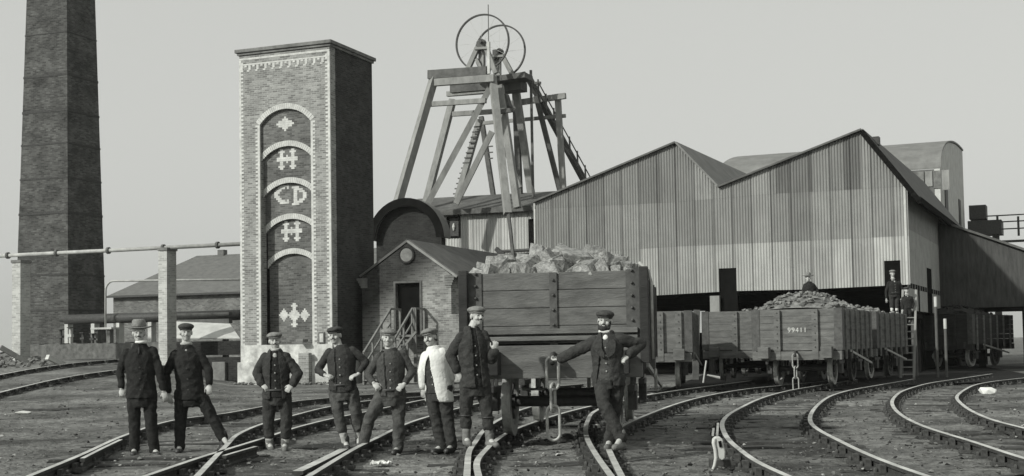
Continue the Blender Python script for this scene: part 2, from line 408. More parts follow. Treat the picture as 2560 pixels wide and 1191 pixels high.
for k in range(5):                       # pale arch rings
    m = MB(); nb = 30
    for i in range(nb):
        t0, t1 = -1+2*i/nb, -1+2*(i+1)/nb
        a0, a1 = arch_z(k, t0), arch_z(k, t1); ua, ub = rc+t0*rw, rc+t1*rw
        za, zs = arches[k]; rise = za-zs; R = (rw*rw+rise*rise)/(2*rise); c = V((rc, 0, za-R))
        p0, p1 = V((ua, 0, a0)), V((ub, 0, a1)); h = .22
        q0, q1 = p0+(p0-c).normalized()*h, p1+(p1-c).normalized()*h
        if k > 0:
            q0.x = max(R0, min(R1, q0.x)); q1.x = max(R0, min(R1, q1.x))
        y = k*STEP-.012
        for p in (p0, p1, q0, q1): p.y = y
        g = .06
        m.prism([p0.lerp(p1, g), p1.lerp(p0, g), q1.lerp(q0, g), q0.lerp(q1, g)], (0, .10, 0))
    m.build('arch_ring', M['brick_light'], tw)
# whitewashed foot and plinth
m = MB()
zb1, zb2 = zf(862), zf(905)
m.box((UL-.01, -.010, zb2), (.01, STEP, zb1)); m.build('whitewash_band', M['whitewash'], tw)
m = MB(); m.box((UL-.10, -.11, -.4), (.10, D+.1, zb2)); m.build('plinth', M['whitewash'], tw)
# the pale brick letters and figures
def glyph(name, rows, cx_px, cy_px, k, cw=.085, ch=.078, label=None):
    y = k*STEP - .006; uc, zc = TW.front(cx_px, cy_px, k*STEP); m = MB(); nr = len(rows); nc = max(map(len, rows))
    for r, row in enumerate(rows):
        for c, x in enumerate(row):
            if x != ' ':
                u = uc + (c-nc/2)*cw; z = zc + (nr/2-r-1)*ch
                m.box((u, y, z), (u+cw*1.0, y+.05, z+ch*.96))
    m.build(name, M['brick_light'], tw)
H_ = ["   ##     ##   ", "  ####   ####  ", "   ##     ##   ", "   ##  #  ##   ", " ############# ", " ############# ", "   ##  #  ##   ", "   ##     ##   ", "  ####   ####  ", "   ##     ##   "]
C_ = ["   #####", "  #### #", " ###    ", "###     ", "##      ", "###     ", " ###    ", "  #### #", "   #####"]
D_ = ["####    ", " #####  ", " ## ### ", " ##   ##", " ##   ##", " ##   ##", " ## ### ", " #####  ", "####    "]
glyph('brick_diamond', ["    #    ", "   ###   ", " ####### ", "#########", " ####### ", "   ###   ", "    #    "], 713, 310, 1, .09, .085)
glyph('brick_letter', H_, 718, 398, 2, .075, .085)
glyph('brick_letter', C_, 704, 487, 3, .085, .085); glyph('brick_letter', D_, 748, 489, 3, .085, .085)
glyph('brick_letter', H_, 729, 578, 4, .075, .085)
glyph('brick_cross', ["   ##   ", "  ####  ", "   ##   ", "   ##   ", "  ####  ", " ###### ", "########", " ###### ", "  ####  ", "   ##   ", "   ##   ", "  ####  ", "   ##   "], 736, 788, 5, .075, .075)
for px in (710, 762): glyph('brick_cross', ["   #   ", "  ###  ", " ##### ", "#######", " ##### ", "  ###  ", "   #   "], px, 788, 5, .066, .075)
m = MB(); uu, zz = TW.front(805, 845); m.box((uu-.13, -.05, zz-.22), (uu+.13, -.011, zz+.22)); b_ = m.build('notice_frame', M['timberdark'], tw)
m = MB(); m.box((uu-.08, -.06, zz-.17), (uu+.08, -.051, zz+.17)); m.build('notice_panel', M['whitewash'], b_)
# lean buttress / spout with shadow at the tower foot
m = MB(); uu, zz = TW.front(768, 852); m.box((uu-.28, -.42, zz-.05), (uu+.05, -.011, zz+.06)); m.build('stone_ledge', M['cornice'], tw, bevel=.01)
m = MB(); uu, zz = TW.front(770, 930)
m.box((uu-.22, -.36, -.2), (uu+.24, -.112, zz+.75)); m.build('buttress', M['brick_front'], tw)

# ------------------------------------------------------------------ chimney
CH = Fr.px(170, 640, 66, -20)
chm = CH.empty('chimney_stack', 'huge square tapering sooty brick chimney running out of the top of the picture', 'chimney')
ul_b, zc_b = CH.front(44, 640); ul_t, zc_t = CH.front(64, 0)
ur_t, _ = CH.front(165, 0)
wb = -ul_b
wt = (ur_t-ul_t)
ztop = zc_t + 7; zbot = -.2
dr_ = CH.side(259, 600)[0]/wb
def half(z): return (wb + (wt-wb)*(z-zc_b)/(zc_t-zc_b))/2
def sq(z, g=0):
    h = half(z)+g; k = half(z)*dr_+g; c = V((-wb/2, wb/2*dr_, z)); return [c+V((-h, -k, 0)), c+V((h, -k, 0)), c+V((h, k, 0)), c+V((-h, k, 0))]
m = MB(); lev = [zbot + (ztop-zbot)*i/12 for i in range(13)]
vs = [p for z in lev for p in sq(z)]; fs = [(i*4+j, i*4+(j+1) % 4, i*4+4+(j+1) % 4, i*4+4+j) for i in range(12) for j in range(4)] + [(3, 2, 1, 0), (48, 49, 50, 51)]
m.add(vs, fs); m.build('shaft', M['brick_chim'], chm)
for py in (75, 182, 272, 355, 442, 530, 685, 775):
    z = CH.front(168, py)[1]; m = MB(); w_ = .03+.015*(py % 3); a, b = sq(z-w_, .02), sq(z+w_, .02)
    m.add(a+b, [(0,1,5,4), (1,2,6,5), (2,3,7,6), (3,0,4,7), (3,2,1,0), (4,5,6,7)]); m.build('iron_band', M['bandiron'], chm)
m = MB(); u, z = CH.front(47, 552); m.box((u-.12, .3, 0), (u+.35, 1.1, z)); m.build('flue_shoulder', M['brick_chim'], chm)
m = MB(); a, b = sq(ztop, .3), sq(ztop+1.0, .3)
m.add(a+b, [(0,1,5,4), (1,2,6,5), (2,3,7,6), (3,0,4,7), (3,2,1,0), (4,5,6,7)]); m.build('crown', M['brick_chim'], chm)

# ------------------------------------------------------------------ piers carrying a steam pipe
PI_ = Fr.px(420, 740, 56, -20)
def pier(pxl, pxc, pxr, pyt, label):
    ul, _ = PI_.front(pxl, 740); uc, zt = PI_.front(pxc, pyt); 
    dv = PI_.side(pxr, 740, uc)[0]
    F = Fr(*(PI_.W(uc, 0, 0)[:2]), -20); t = F.empty('brick_pier', label, 'pier', 'brick piers carrying the pipe')
    m = MB(); m.box((ul-uc, 0, -.3), (0, dv, zt-.12)); m.build('shaft', M['brick_pier'], t)
    m = MB(); m.box((ul-uc-.04, -.04, zt-.12), (.04, dv+.04, zt)); m.build('cap_stone', M['cornice'], t)
    return zt
z1 = pier(396, 417, 441, 619, 'pale square brick pier between the chimney and the tower, topped by the pipe')
z2 = pier(30, 51, 76, 650, 'pale square brick pier in front of the left edge of the chimney')
t = PI_.empty('overhead_pipe', 'long pale lagged pipe running level from the left edge to the tower on brick piers', 'pipe')
a = V((*PI_.front(-60, 642),)); 
pa = PI_.front(-120, 645); pb = PI_.front(602, 609)
vv = .25
m = MB(); m.tube([(pa[0], vv, pa[1]), (pb[0]+.4, vv, pb[1])], .085, 14); m.build('barrel', M['pipe'], t, smooth=True)
for px in (10, 132, 262, 400, 536):
    u = PI_.front(px, 625)[0]; z = pa[1] + (pb[1]-pa[1])*(u-pa[0])/(pb[0]-pa[0]); m = MB(); m.tube([(u-.05, vv, z), (u+.05, vv, z)], .15, 14); m.build('flange', M['timberdark'], t)

# ------------------------------------------------------------------ far hipped-roof house, low walls, boiler pipe
HB = Fr.px(272, 790, 92, -20)
hb = HB.empty('hipped_house', 'long brick building with a hipped slate roof behind the left brick pier', 'building')
ue, ze = HB.front(272, 741); ur, zr = HB.front(492, 640, 5); 
Lh = 26
m = MB(); m.box((ue+.15, .3, -.5), (Lh, 9.7, ze)); m.build('wall', M['brick_far'], hb)
m = MB(); e = .0
A, B, C_2, D_2 = (ue-.2, 0, ze), (Lh, 0, ze), (Lh, 10, ze), (ue-.2, 10, ze); Rl, Rr = (ur, 5, zr), (Lh, 5, zr)
m.add([A, B, C_2, D_2, Rl, Rr], [(0, 1, 5, 4), (1, 2, 5), (2, 3, 4, 5), (3, 0, 4), (3, 2, 1, 0)]); rf = m.build('roof', M['slate'], hb)
m = MB(); u, z = HB.front(555, 634, 5); m.box((u-.25, 4.8, zr-.2), (u+.25, 5.3, z+.25)); m.box((u+2.0, 4.8, zr-.2), (u+5.5, 5.3, z+.35)); m.build('ridge_vent', M['slate'], rf)
m = MB(); m.box((ue-.2, -.08, ze-.12), (Lh, .0, ze+.02)); m.build('gutter', M['iron'], hb)

BW = Fr.px(290, 880, 62, -20)
u0, zt = BW.front(72, 862); u1, _ = BW.front(425, 862)
m = MB(); n = 26
for i in range(n):
    a, b = u0+(u1-u0)*i/n, u0+(u1-u0)*(i+1)/n; h = zt + .10*noise.noise(V((i*.7, 0, 3)))
    m.box((a, 0, .3), (b-.003, .7, h))
t = m.build('low_wall', M['lowwall']); t.location = BW.P; t.rotation_euler = (0, 0, BW.a)
tag(t, 'long low rubble wall below the chimney and the boiler pipe', 'wall')
BP = Fr.px(300, 805, 64, -20)
t = BP.empty('boiler_pipe', 'thick black pipe lying on low supports in front of the chimney foot', 'pipe')
ua, za = BP.front(150, 800); ub, zb = BP.front(600, 800)
m = MB(); m.tube([(ua, 0, za), (ua+.35, 0, za), (ua+.4, 0, za), (ub, 0, za)], [.10, .12, .24, .24], 16); m.build('barrel', M['iron'], t, smooth=True)
for px in (172, 238, 300, 380):
    u = BP.front(px, 820)[0]; m = MB(); m.box((u-.10, -.2, 1.0), (u+.10, .2, za-.23)); m.build('support', M['pale'], t)
t = BP.empty('bent_pipe', 'thin bent pipe rising from a slab-topped stand and turning level beside the chimney', 'pipe')
ub0, zb0 = BP.front(264, 825, -.6); ub1, zb1_ = BP.front(284, 703, -.6); ub2, zb2_ = BP.front(604, 699, -.6)
r_ = ub1-ub0
pts = [(ub0, -.6, zb0)] + [(ub0+r_*(1-cos(a)), -.6, zb1_-r_+r_*sin(a)) for a in [i*pi/12 for i in range(7)]] + [(ub2, -.6, zb2_)]
m = MB(); m.tube(pts, .05, 8); m.build('tube', M['pipe'], t, smooth=True)
ua, za = BP.front(236, 820, -.6); ub, _ = BP.front(288, 820, -.6)
m = MB(); m.box((ua, -.9, za-.09), (ub, -.3, za)); m.build('slab', M['pale'], t)
m = MB(); m.box((ua+.1, -.75, 1.2), (ua+.3, -.45, za-.09)); m.build('leg', M['cornice'], t); m = MB(); m.box((ub-.4, -.75, 1.2), (ub-.2, -.45, za-.09)); m.build('leg', M['cornice'], t)
for px, py, h, lb in ((152, 838, .7, 'small dark valve post on the wall top below the end of the boiler pipe'), (176, 834, .8, 'small pale valve post just right of the boiler pipe end'), (208, 842, .55, 'short dark stub pipe between the valve posts and the slab-topped stand'), (232, 850, .5, 'small dark valve between the stub pipe and the slab-topped stand')):
    q = BP.front(px, 862, -1.0); t = empty('valve_post', BP.W(q[0], -1.0, q[1])); t.rotation_euler = (0, 0, BP.a); tag(t, lb, 'valve')
    m = MB(); m.tube([(0, 0, -.5), (0, 0, h)], .07, 8); m.box((-.12, -.1, h*.45), (.12, .1, h*.62)); m.build('stem', M['iron' if px not in (176,) else 'pale'], t)
    m = MB(); m.tube([(0, 0, h), (0, 0, h+.04)], .17, 12); m.build('hand_wheel', M['iron'], t)
# clutter in front of the far house: beams, a pale sloping sheet, dark walls by the tower
CL = Fr.px(500, 850, 57, -20)
def fbox(F, x0, y0, x1, y1, v0, dv, name, mt, label=None, cat=None, group=None, bevel=0):
    a = F.front(x0, y1, v0); b = F.front(x1, y0, v0); z0, z1 = sorted((a[1], b[1]))
    m = MB(); m.box((a[0], v0, z0), (b[0], v0+dv, z1)); o = m.build(name, mt, bevel=bevel); o.location = F.P; o.rotation_euler = (0, 0, F.a); tag(o, label, cat, group); return o
t = CL.empty('timber_staging', 'two long dark beams on posts in front of the hipped house, left of the tower', 'staging')
for y0, y1, v in ((781, 793, 3.0), (797, 812, 2.4)):
    a = CL.front(436, y1, v); b = CL.front(572, y0, v); m = MB(); m.box((a[0], v, a[1]), (b[0], v+.3, b[1])); m.build('beam', M['timberdark'], t)
for px in (450, 560):
    a = CL.front(px, 812, 2.7)
    m = MB(); m.box((a[0]-.1, 2.72, .2), (a[0]+.1, 2.95, a[1]+.2)); m.build('post', M['timberdark'], t)
a, b, c, d = [V((q[0], v, q[1])) for q, v in ((CL.front(428, 848, .6), .6), (CL.front(600, 848, .6), .6), (CL.front(575, 812, 2.2), 2.2), (CL.front(428, 806, 2.2), 2.2))]
m = MB(); slab(m, a, b, c, d, .05); o = m.build('lean_to_roof', M['pale']); o.location = CL.P; o.rotation_euler = (0, 0, CL.a)
tag(o, 'pale sloping sheet roof behind the man with the leaning cap, beside the tower', 'roof')
fbox(CL, 430, 852, 603, 890, .62, 2.0, 'low_shed', M['brick_dark'], 'black low shed wall beneath the pale sloping sheet beside the tower', 'shed')
fbox(CL, 452, 893, 600, 953, -.6, .8, 'retaining_wall', M['brick_dark'], 'dark low brick wall at the left foot of the tower', 'wall')
fbox(CL, 530, 905, 562, 953, -.75, .15, 'stone_block', M['cornice'], 'grey stone block leaning on the dark low wall left of the tower', 'block', bevel=.02)

# ------------------------------------------------------------------ small gabled brick house with door and steps
GH = Fr.px(906, 800, 53.6, -21)
gh = GH.empty('gabled_brick_house', 'small gabled brick house with a dark raised doorway between the tower and the near wagon', 'building')
gu = lambda px, py=760: GH.front(px, py)
w1 = gu(1128)[0]; zel = gu(905, 690)[1]; zer = gu(1128, 692)[1]; ze = (zel+zer)/2; ua, zap = gu(1020, 607)
Dg = 9.5
d0, d1 = gu(990)[0], gu(1050)[0]; dzt = gu(1020, 708)[1]; dzb = gu(1020, 838)[1]
m = MB()
m.box((0, 0, -.3), (d0, .3, ze)); m.box((d1, 0, -.3), (w1, .3, ze)); m.box((d0, 0, dzt), (d1, .3, ze)); m.box((d0, 0, -.3), (d1, .3, dzb))
m.prism([(0, 0, ze), (w1, 0, ze), (ua, 0, zap)], (0, .3, 0))
m.box((0, .3, -.3), (.3, Dg, ze)); m.box((w1-.3, .3, -.3), (w1, Dg, ze)); m.box((.3, Dg-.3, -.3), (w1-.3, Dg, ze))
m.build('wall', M['brick_hut'], gh)
m = MB(); ov = .03
slab(m, (ua, -ov, zap+.05), (ua, Dg+.2, zap+.05), (w1+.38, Dg+.2, ze-.16), (w1+.38, -ov, ze-.16), .09)
slab(m, (ua, -ov, zap+.051), (ua, Dg+.2, zap+.051), (-.06, Dg+.2, ze+.02), (-.06, -ov, ze+.02), .09)
m.build('roof', M['roof'], gh)
m = MB()
m.beam((ua, -ov-.04, zap+.06), (w1+.30, -ov-.04, ze-.10), .06, .09)
m.build('verge_board', M['timber'], gh)
for u_, sg in ((0, 1), (w1, -1)):
    m = MB()
    for i in range(4): m.box((u_-.05-.05*i if sg > 0 else u_-.25, -.03-.02*i, ze-.42+.1*i), (u_+.25 if sg > 0 else u_+.05+.05*i, 0, ze-.325+.1*i))
    m.build('kneeler', M['cornice'], gh)
m = MB(); m.box((d0-.0, .2, dzb), (d1, .25, dzt)); o = m.build('door', M['void'], gh)
m = MB(); m.box((d0-.09, -.04, dzb), (d0-.002, .12, dzt+.08)); m.box((d1+.002, -.04, dzb), (d1+.09, .12, dzt+.08)); m.box((d0, -.04, dzt+.003), (d1, .12, dzt+.08)); m.build('door_frame', M['timberdark'], gh)
uc, zc = gu(1017, 638); m = MB(); m.tube([(uc, -.05, zc), (uc, .02, zc)], .27, 24); o = m.build('round_window', M['cornice'], gh)
m = MB(); R_ = .32
pts = [(uc+R_*cos(2*pi*i/28), -.03, zc+R_*sin(2*pi*i/28)) for i in range(29)]; m.tube(pts, .05, 8, cap=False); m.build('brick_ring', M['brick_dark'], o)
# steps: flight descending from the doorway straight out from the house front
st = GH.empty('wooden_steps', 'flight of wooden steps with handrails leading up to the dark doorway of the house', 'steps')
zs = dzb; n = 9; run, rise = .255, zs/(n+1); LV = -1.0
xa = GH.front(975, 774, LV)[0]; xb = GH.front(1030, 768, LV)[0]
m = MB(); m.box((xa-.05, LV, zs-.08), (d1+.25, -.02, zs)); m.build('landing', M['stairwood'], st)
for i in range(n):
    z = zs-rise*(i+1); y = LV-run*i; m = MB(); m.box((xa+.04, y-run-.02, z-.045), (xb-.04, y, z)); m.build('tread', M['stairwood'], st)
for x in (xa, xb):
    m = MB(); m.beam((x, LV, zs-.12), (x, LV-run*n, .05), .05, .22); m.build('stringer', M['stairwood'], st)
    for i in (0, 3, 6, 9):
        y = LV-run*i; zz = zs-rise*i; m = MB(); m.box((x-.035, y-.035, max(zz-.3, 0)), (x+.035, y+.035, zz+1.0)); m.build('baluster', M['stairwood'], st)
    m = MB(); m.beam((x, LV+.05, zs+1.03), (x, LV-run*n, zs-rise*n+1.0), .07, .08); m.build('handrail', M['stairwood'], st)
    m = MB(); m.beam((x, LV+.05, zs+.5), (x, LV-run*n, zs-rise*n+.5), .05, .06); m.build('handrail', M['stairwood'], st)
for x, y in ((xa, -.1), (d1+.22, LV), (d1+.22, -.1), (xb+.14, LV)):
    m = MB(); m.box((x-.04, y-.04, 0), (x+.04, y+.04, zs+1.05)); m.build('baluster', M['stairwood'], st)
m = MB(); m.beam((d1+.22, LV, zs+1.03), (d1+.22, -.05, zs+1.03), .07, .07); m.build('handrail', M['stairwood'], st)
m = MB(); m.beam((xa, LV, zs+1.03), (xa, -.05, zs+1.03), .07, .07); m.build('handrail', M['stairwood'], st)
# second short rail at the right, running down toward the camera
t = GH.empty('side_stair', 'short second flight with a pale slanting handrail right of the brick house steps', 'steps')
a = gu(1100, 830); b = gu(1030, 915)
m = MB(); m.beam((a[0], -2.2, a[1]), (b[0], -2.2, b[1]), .08, .08); m.build('handrail', M['stairwood'], t)
for px, py in ((1042, 900), (1078, 858)):
    q = gu(px, py); m = MB(); m.box((q[0]-.04, -2.23, 0), (q[0]+.04, -2.15, q[1])); m.build('baluster', M['stairwood'], t)
for i in range(5):
    q = gu(1068-12*i, 925+9*i); m = MB(); m.box((q[0]-.35, -2.9, max(.02, 1.25-.28*i)), (q[0]+.25, -2.2, max(.06, 1.3-.28*i))); m.build('tread', M['stairwood'], t)
# lower brick block right of the house (behind the wagon)
fbox(GH, 1098, 785, 1165, 955, -2.6, 2.2, 'brick_annex', M['brick_house'], 'low pale-topped brick block behind the left end of the near wagon', 'wall')

# ------------------------------------------------------------------ black barrel-roofed engine house behind it
EH = Fr.px(941, 620, 68, -21)
eh = EH.empty('barrel_roofed_engine_house', 'black building with a curved barrel roof just right of the tower', 'building')
ur = EH.front(1104, 605)[0]; zs_ = EH.front(1030, 598)[1]; za = EH.front(1015, 512)[1]
hw = ur/2; rise = za-zs_; R = (hw*hw+rise*rise)/(2*rise)
arc = lambda g=0, n=20: [(hw + (R+g)*sin(a), (za-R) + (R+g)*cos(a)) for a in [(-1+2*i/n)*math.asin(min(1, hw/R)) for i in range(n+1)]]
m = MB(); m.prism([(0, 0, 0)] + [(ur, 0, 0)] + [(u, 0, z) for u, z in reversed(arc())], (0, .4, 0)); m.box((0, .4, 0), (.3, .5, zs_)); m.box((ur-.3, .4, 0), (ur, .5, zs_)); m.build('wall', M['brick_dark'], eh)
m = MB(); a, b = arc(.02), arc(.28)
for (p, q), (p2, q2) in zip(zip(a, a[1:]), zip(b, b[1:])):
    m.prism([(p[0], -.35, p[1]), (q[0], -.35, q[1]), (q2[0], -.35, q2[1]), (p2[0], -.35, p2[1])], (0, .9, 0))
m.build('roof', M['roof2'], eh)
m = MB(); a, b = arc(-.12), arc(.30)
for (p, q), (p2, q2) in zip(zip(a, a[1:]), zip(b, b[1:])):
    m.prism([(p[0], -.42, p[1]), (q[0], -.42, q[1]), (q2[0], -.42, q2[1]), (p2[0], -.42, p2[1])], (0, .065, 0))
m.build('verge_board', M['black'], eh)

# ------------------------------------------------------------------ pit-head building with dark roof below the headframe
PH = Fr.px(1336, 600, 70, -19)
ph = PH.empty('pit_head_shed', 'long low shed with pale sheeted wall and dark overhanging roof below the headframe', 'building')
pu = PH.front
ul = pu(1010, 560)[0]; urr = pu(1345, 560)[0]; zt_ = pu(1200, 527)[1]; zbt = pu(1200, 700)[1]
wn = (pu(1122, 570)[0], pu(1147, 570)[0], pu(1135, 591)[1], pu(1135, 545)[1])
m = MB(); rng = random.Random(3); tt = [rng.uniform(.36, .48) for _ in range(60)]
corr_wall(m, [(ul, zt_), (urr, zt_)], [(ul, 0), (urr, 0)], ul, urr, [], lambda s, r, c: tt[s], [wn], pitch=.16, amp=.015, sheet=.8)
m.build('wall', M['corr'], ph)
m = MB(); m.box((ul, .3, 0), (urr, .4, zt_)); m.build('inner_wall', M['void'], ph)
m = MB(); g = .10
for a, b in (((wn[0]-g, -.05, wn[2]-g), (wn[0], .02, wn[3]+g)), ((wn[1], -.05, wn[2]-g), (wn[1]+g, .02, wn[3]+g)), ((wn[0], -.05, wn[2]-g), (wn[1], .02, wn[2])), ((wn[0], -.05, wn[3]), (wn[1], .02, wn[3]+g))): m.box(a, b)
wf = m.build('window', M['black'], ph)
m = MB(); m.box((wn[0], .03, wn[2]), (wn[1], .06, wn[3])); m.build('pane', M['iron'], wf)
m = MB(); c = ((wn[0]+wn[1])/2, (wn[2]+wn[3])/2); m.tube([(c[0], .0, c[1]-.2), (c[0], .0, c[1]), (c[0], .0, c[1]+.2)], [.04, .09, .04], 10); m.build('hanging_lamp', M['pale'], wf)
zrg = pu(1200, 494, 3.2)[1]; zev = pu(1200, 527, -.35)[1]
m = MB(); slab(m, (ul-.5, -.35, zev), (urr+4, -.35, zev), (urr+4, 3.2, zrg), (ul-.5, 3.2, zrg), .12)
slab(m, (ul-.5, 7, zev), (urr+4, 7, zev), (urr+4, 3.2, zrg), (ul-.5, 3.2, zrg), .121); m.build('roof', M['roof'], ph)
m = MB(); m.box((ul-.5, -.40, zev-.15), (urr, -.352, zev+.13)); m.build('eaves_board', M['timberdark'], ph)
q0, q1 = pu(1243, 630, -.3), pu(1333, 625, -.3); m = MB(); m.tube([(q0[0], -.3, q0[1]), (q1[0], -.3, q1[1])], .09, 8); m.build('drain_pipe', M['iron'], ph)
q0 = pu(1328, 548, -.2); q1 = pu(1328, 640, -.2); m = MB(); m.box((q0[0]-.15, -.25, q1[1]), (q0[0]+.15, -.05, q0[1])); m.build('dark_post', M['black'], ph)
q0, q1 = pu(1240, 622, -1.2), pu(1290, 665, -1.2); m = MB(); m.beam((q0[0], -1.2, q0[1]), (q1[0], -1.2, q1[1]), .22); o = m.build('leaning_beam', M['iron']); o.location = PH.P; o.rotation_euler = (0, 0, PH.a); tag(o, 'short black slanting beam above the coal at the left of the near wagon', 'beam')

# ------------------------------------------------------------------ headframe
HF = Fr.px(1235, 500, 69, -21)
hf = HF.empty('headframe', 'tall wooden pit headframe with splayed legs, cross beams and ladders above the shed', 'headframe')
def hb_(name, p0, p1, v0, v1, w, mt='timber', h=None):
    a = HF.front(*p0, v0); b = HF.front(*p1, v1); k = .74 if name in ('leg', 'brace', 'beam', 'post', 'backstay') else 1; m = MB(); m.beam((a[0], v0, a[1]), (b[0], v1, b[1]), w*k, (h or w)*k); return m.build(name, M[mt], hf)
VF, VB = 0.0, 5.0
hb_('leg', (1085, 196), (988, 530), VF, -2.2, .52); hb_('leg', (1231, 192), (1269, 535), VF, -2.4, .48); hb_('leg', (1271, 530), (1285, 660), -2.4, -2.6, .2, 'timberdark')
hb_('leg', (1132, 250), (1062, 520), VB-2, VB-3.4, .46); hb_('leg', (1290, 225), (1333, 520), VB-1, VB, .48)
hb_('leg', (1250, 215), (1294, 520), 1.6, .6, .46); hb_('leg', (1288, 215), (1300, 520), VB-.2, VB-.4, .42, 'timberdark')
hb_('leg', (1203, 292), (1238, 520), VB+2, VB+2, .34, 'timberdark')
hb_('brace', (1224, 222), (1066, 515), .1, -1.6, .42); hb_('brace', (1230, 330), (1140, 510), 1.2, .6, .40)
hb_('brace', (1262, 370), (1300, 470), 2.2, 2.2, .3); hb_('brace', (1200, 300), (1140, 510), VB, VB-.5, .42)
hb_('beam', (1072, 188), (1218, 178), -.05, -.05, .5, 'timberdark', .62); hb_('beam', (1088, 207), (1236, 196), -.30, -.30, .4, 'timber', .5)
hb_('beam', (1128, 222), (1222, 214), 2.0, 2.0, .5, 'timberdark', .7)
hb_('beam', (1118, 236), (1225, 228), 3.0, 3.0, .36)
hb_('beam', (1062, 262), (1215, 252), -.25, -.25, .3, 'timber', .34); hb_('beam', (1132, 286), (1240, 279), 2.6, 2.6, .3, 'timber', .34)
hb_('beam', (1190, 310), (1414, 290), 5.6, 5.6, .22, 'timber', .26); hb_('beam', (1262, 262), (1414, 240), 5.2, 5.2, .34, 'timber', .42)
hb_('beam', (1250, 280), (1284, 275), 1.0, 1.0, .3, 'timberdark', .3); hb_('beam', (1330, 209), (1352, 208), 4.6, 4.6, .2, 'timberdark')
hb_('platform', (1232, 205), (1322, 192), 2.6, 2.6, 1.3, 'timberdark', .3)
hb_('platform', (1250, 222), (1310, 216), 3.2, 3.2, 1.0, 'timberdark', .5)
hb_('pulley_block', (1258, 240), (1268, 272), 1.8, 1.8, .5, 'timberdark')
hb_('post', (1394, 236), (1411, 520), 5.4, 5.4, .40)
hb_('backstay', (1322, 196), (1470, 470), 4.4, 9.5, .40, 'timberdark'); hb_('brace', (1340, 240), (1408, 510), 5.0, 6.5, .34, 'timberdark')
hb_('guide_rod', (1327, 176), (1333, 500), 3.6, 3.6, .12, 'timberdark'); hb_('guide_rod', (1310, 180), (1313, 215), 3.6, 3.6, .14, 'timberdark')
for i, (a, b) in enumerate((((1345, 205), (1482, 455)),)):   # hand rail of the back stay
    hb_('handrail', a, b, 4.2, 9.3, .05, 'timberdark'); hb_('handrail', (a[0]-6, a[1]+14), (b[0]-6, b[1]+14), 4.2, 9.3, .05, 'timberdark')
    for k in range(8):
        f_ = k/7; p = (a[0]+(b[0]-a[0])*f_, a[1]+(b[1]-a[1])*f_); v = 4.2+5.1*f_
        hb_('rail_post', (p[0], p[1]-6), (p[0]+2, p[1]+34), v, v, .08, 'timberdark')
# ladder up the rear leg
for k in range(15):
    f_ = k/14; p = (1196-56*f_, 318+180*f_); hb_('rung', (p[0]-11, p[1]), (p[0]+6, p[1]-1), VB-.4, VB-.4, .07, 'timberdark')
for k in range(3): hb_('rung', (1220, 367+15*k), (1232, 366+15*k), VB+1.7, VB+1.7, .07, 'timberdark')
# A-frame bearings
for (ax, ay, bl, br, v) in ((1203, 118, 1166, 1240, .9), (1243, 138, 1215, 1284, 3.0)):
    by = 182 if v < 2 else 190
    hb_('bearing_stand', (ax-8, ay), (bl, by), v, v, .24); hb_('bearing_stand', (ax+12, ay), (br, by+2), v, v, .24); hb_('bearing_stand', (ax+2, ay+4), (ax+2, by), v+.3, v+.3, .30)
    hb_('bearing_stand', (ax-12, ay+30), (ax+6, by), v, v, .16); hb_('bearing_cap', (ax-9, ay-4), (ax+9, ay-6), v, v, .34, 'timberdark'); hb_('cross_rail', (ax-16, ay+4), (ax+16, ay+2), v-.15, v-.15, .12)
hb_('lightning_rod', (1220.5, 12), (1221.5, 112), -.3, -.3, .035, 'iron'); hb_('mast', (1221.5, 105), (1222.5, 185), -.3, -.3, .14, 'pale')
def sheave(cx, cy, rpx, v, label):
    c = HF.front(cx, cy, v); e = HF.front(cx+rpx, cy, v); Rr = e[0]-c[0]; Rr = abs(Rr)*.985
    t = empty('sheave_wheel', HF.W(c[0], v, c[1]), HF.a); tag(t, label, 'winding wheel', 'winding wheels on the headframe')
    m = MB(); n = 64
    prof = [(-.06, .10), (-.05, .02), (.05, .02), (.06, .10), (.035, .10), (.0, .05), (-.035, .10)]
    vs = [((Rr-.10+pz)*cos(2*pi*i/n), py, (Rr-.10+pz)*sin(2*pi*i/n)) for i in range(n) for py, pz in prof]; k = len(prof)
    m.add(vs, [(i*k+j, i*k+(j+1) % k, ((i+1) % n)*k+(j+1) % k, ((i+1) % n)*k+j) for i in range(n) for j in range(k)]); m.build('rim', M['iron'], t)
    m = MB(); m.tube([(0, -.35, 0), (0, .35, 0)], .09, 12); m.tube([(0, -.14, 0), (0, .14, 0)], .18, 16); m.build('hub', M['iron'], t)
    for i in range(12):
        a = 2*pi*i/12; m = MB(); m.tube([(.15*cos(a), .1*(-1)**i, .15*sin(a)), ((Rr-.11)*cos(a), 0, (Rr-.11)*sin(a))], .008, 5); m.build('spoke', M['pale'], t)
sheave(1206, 107, 68.5, .9, 'thin winding wheel on the headframe, the nearer and higher of the two'); sheave(1250, 130, 65, 3.0, 'thin winding wheel on the headframe, the farther and lower of the two')

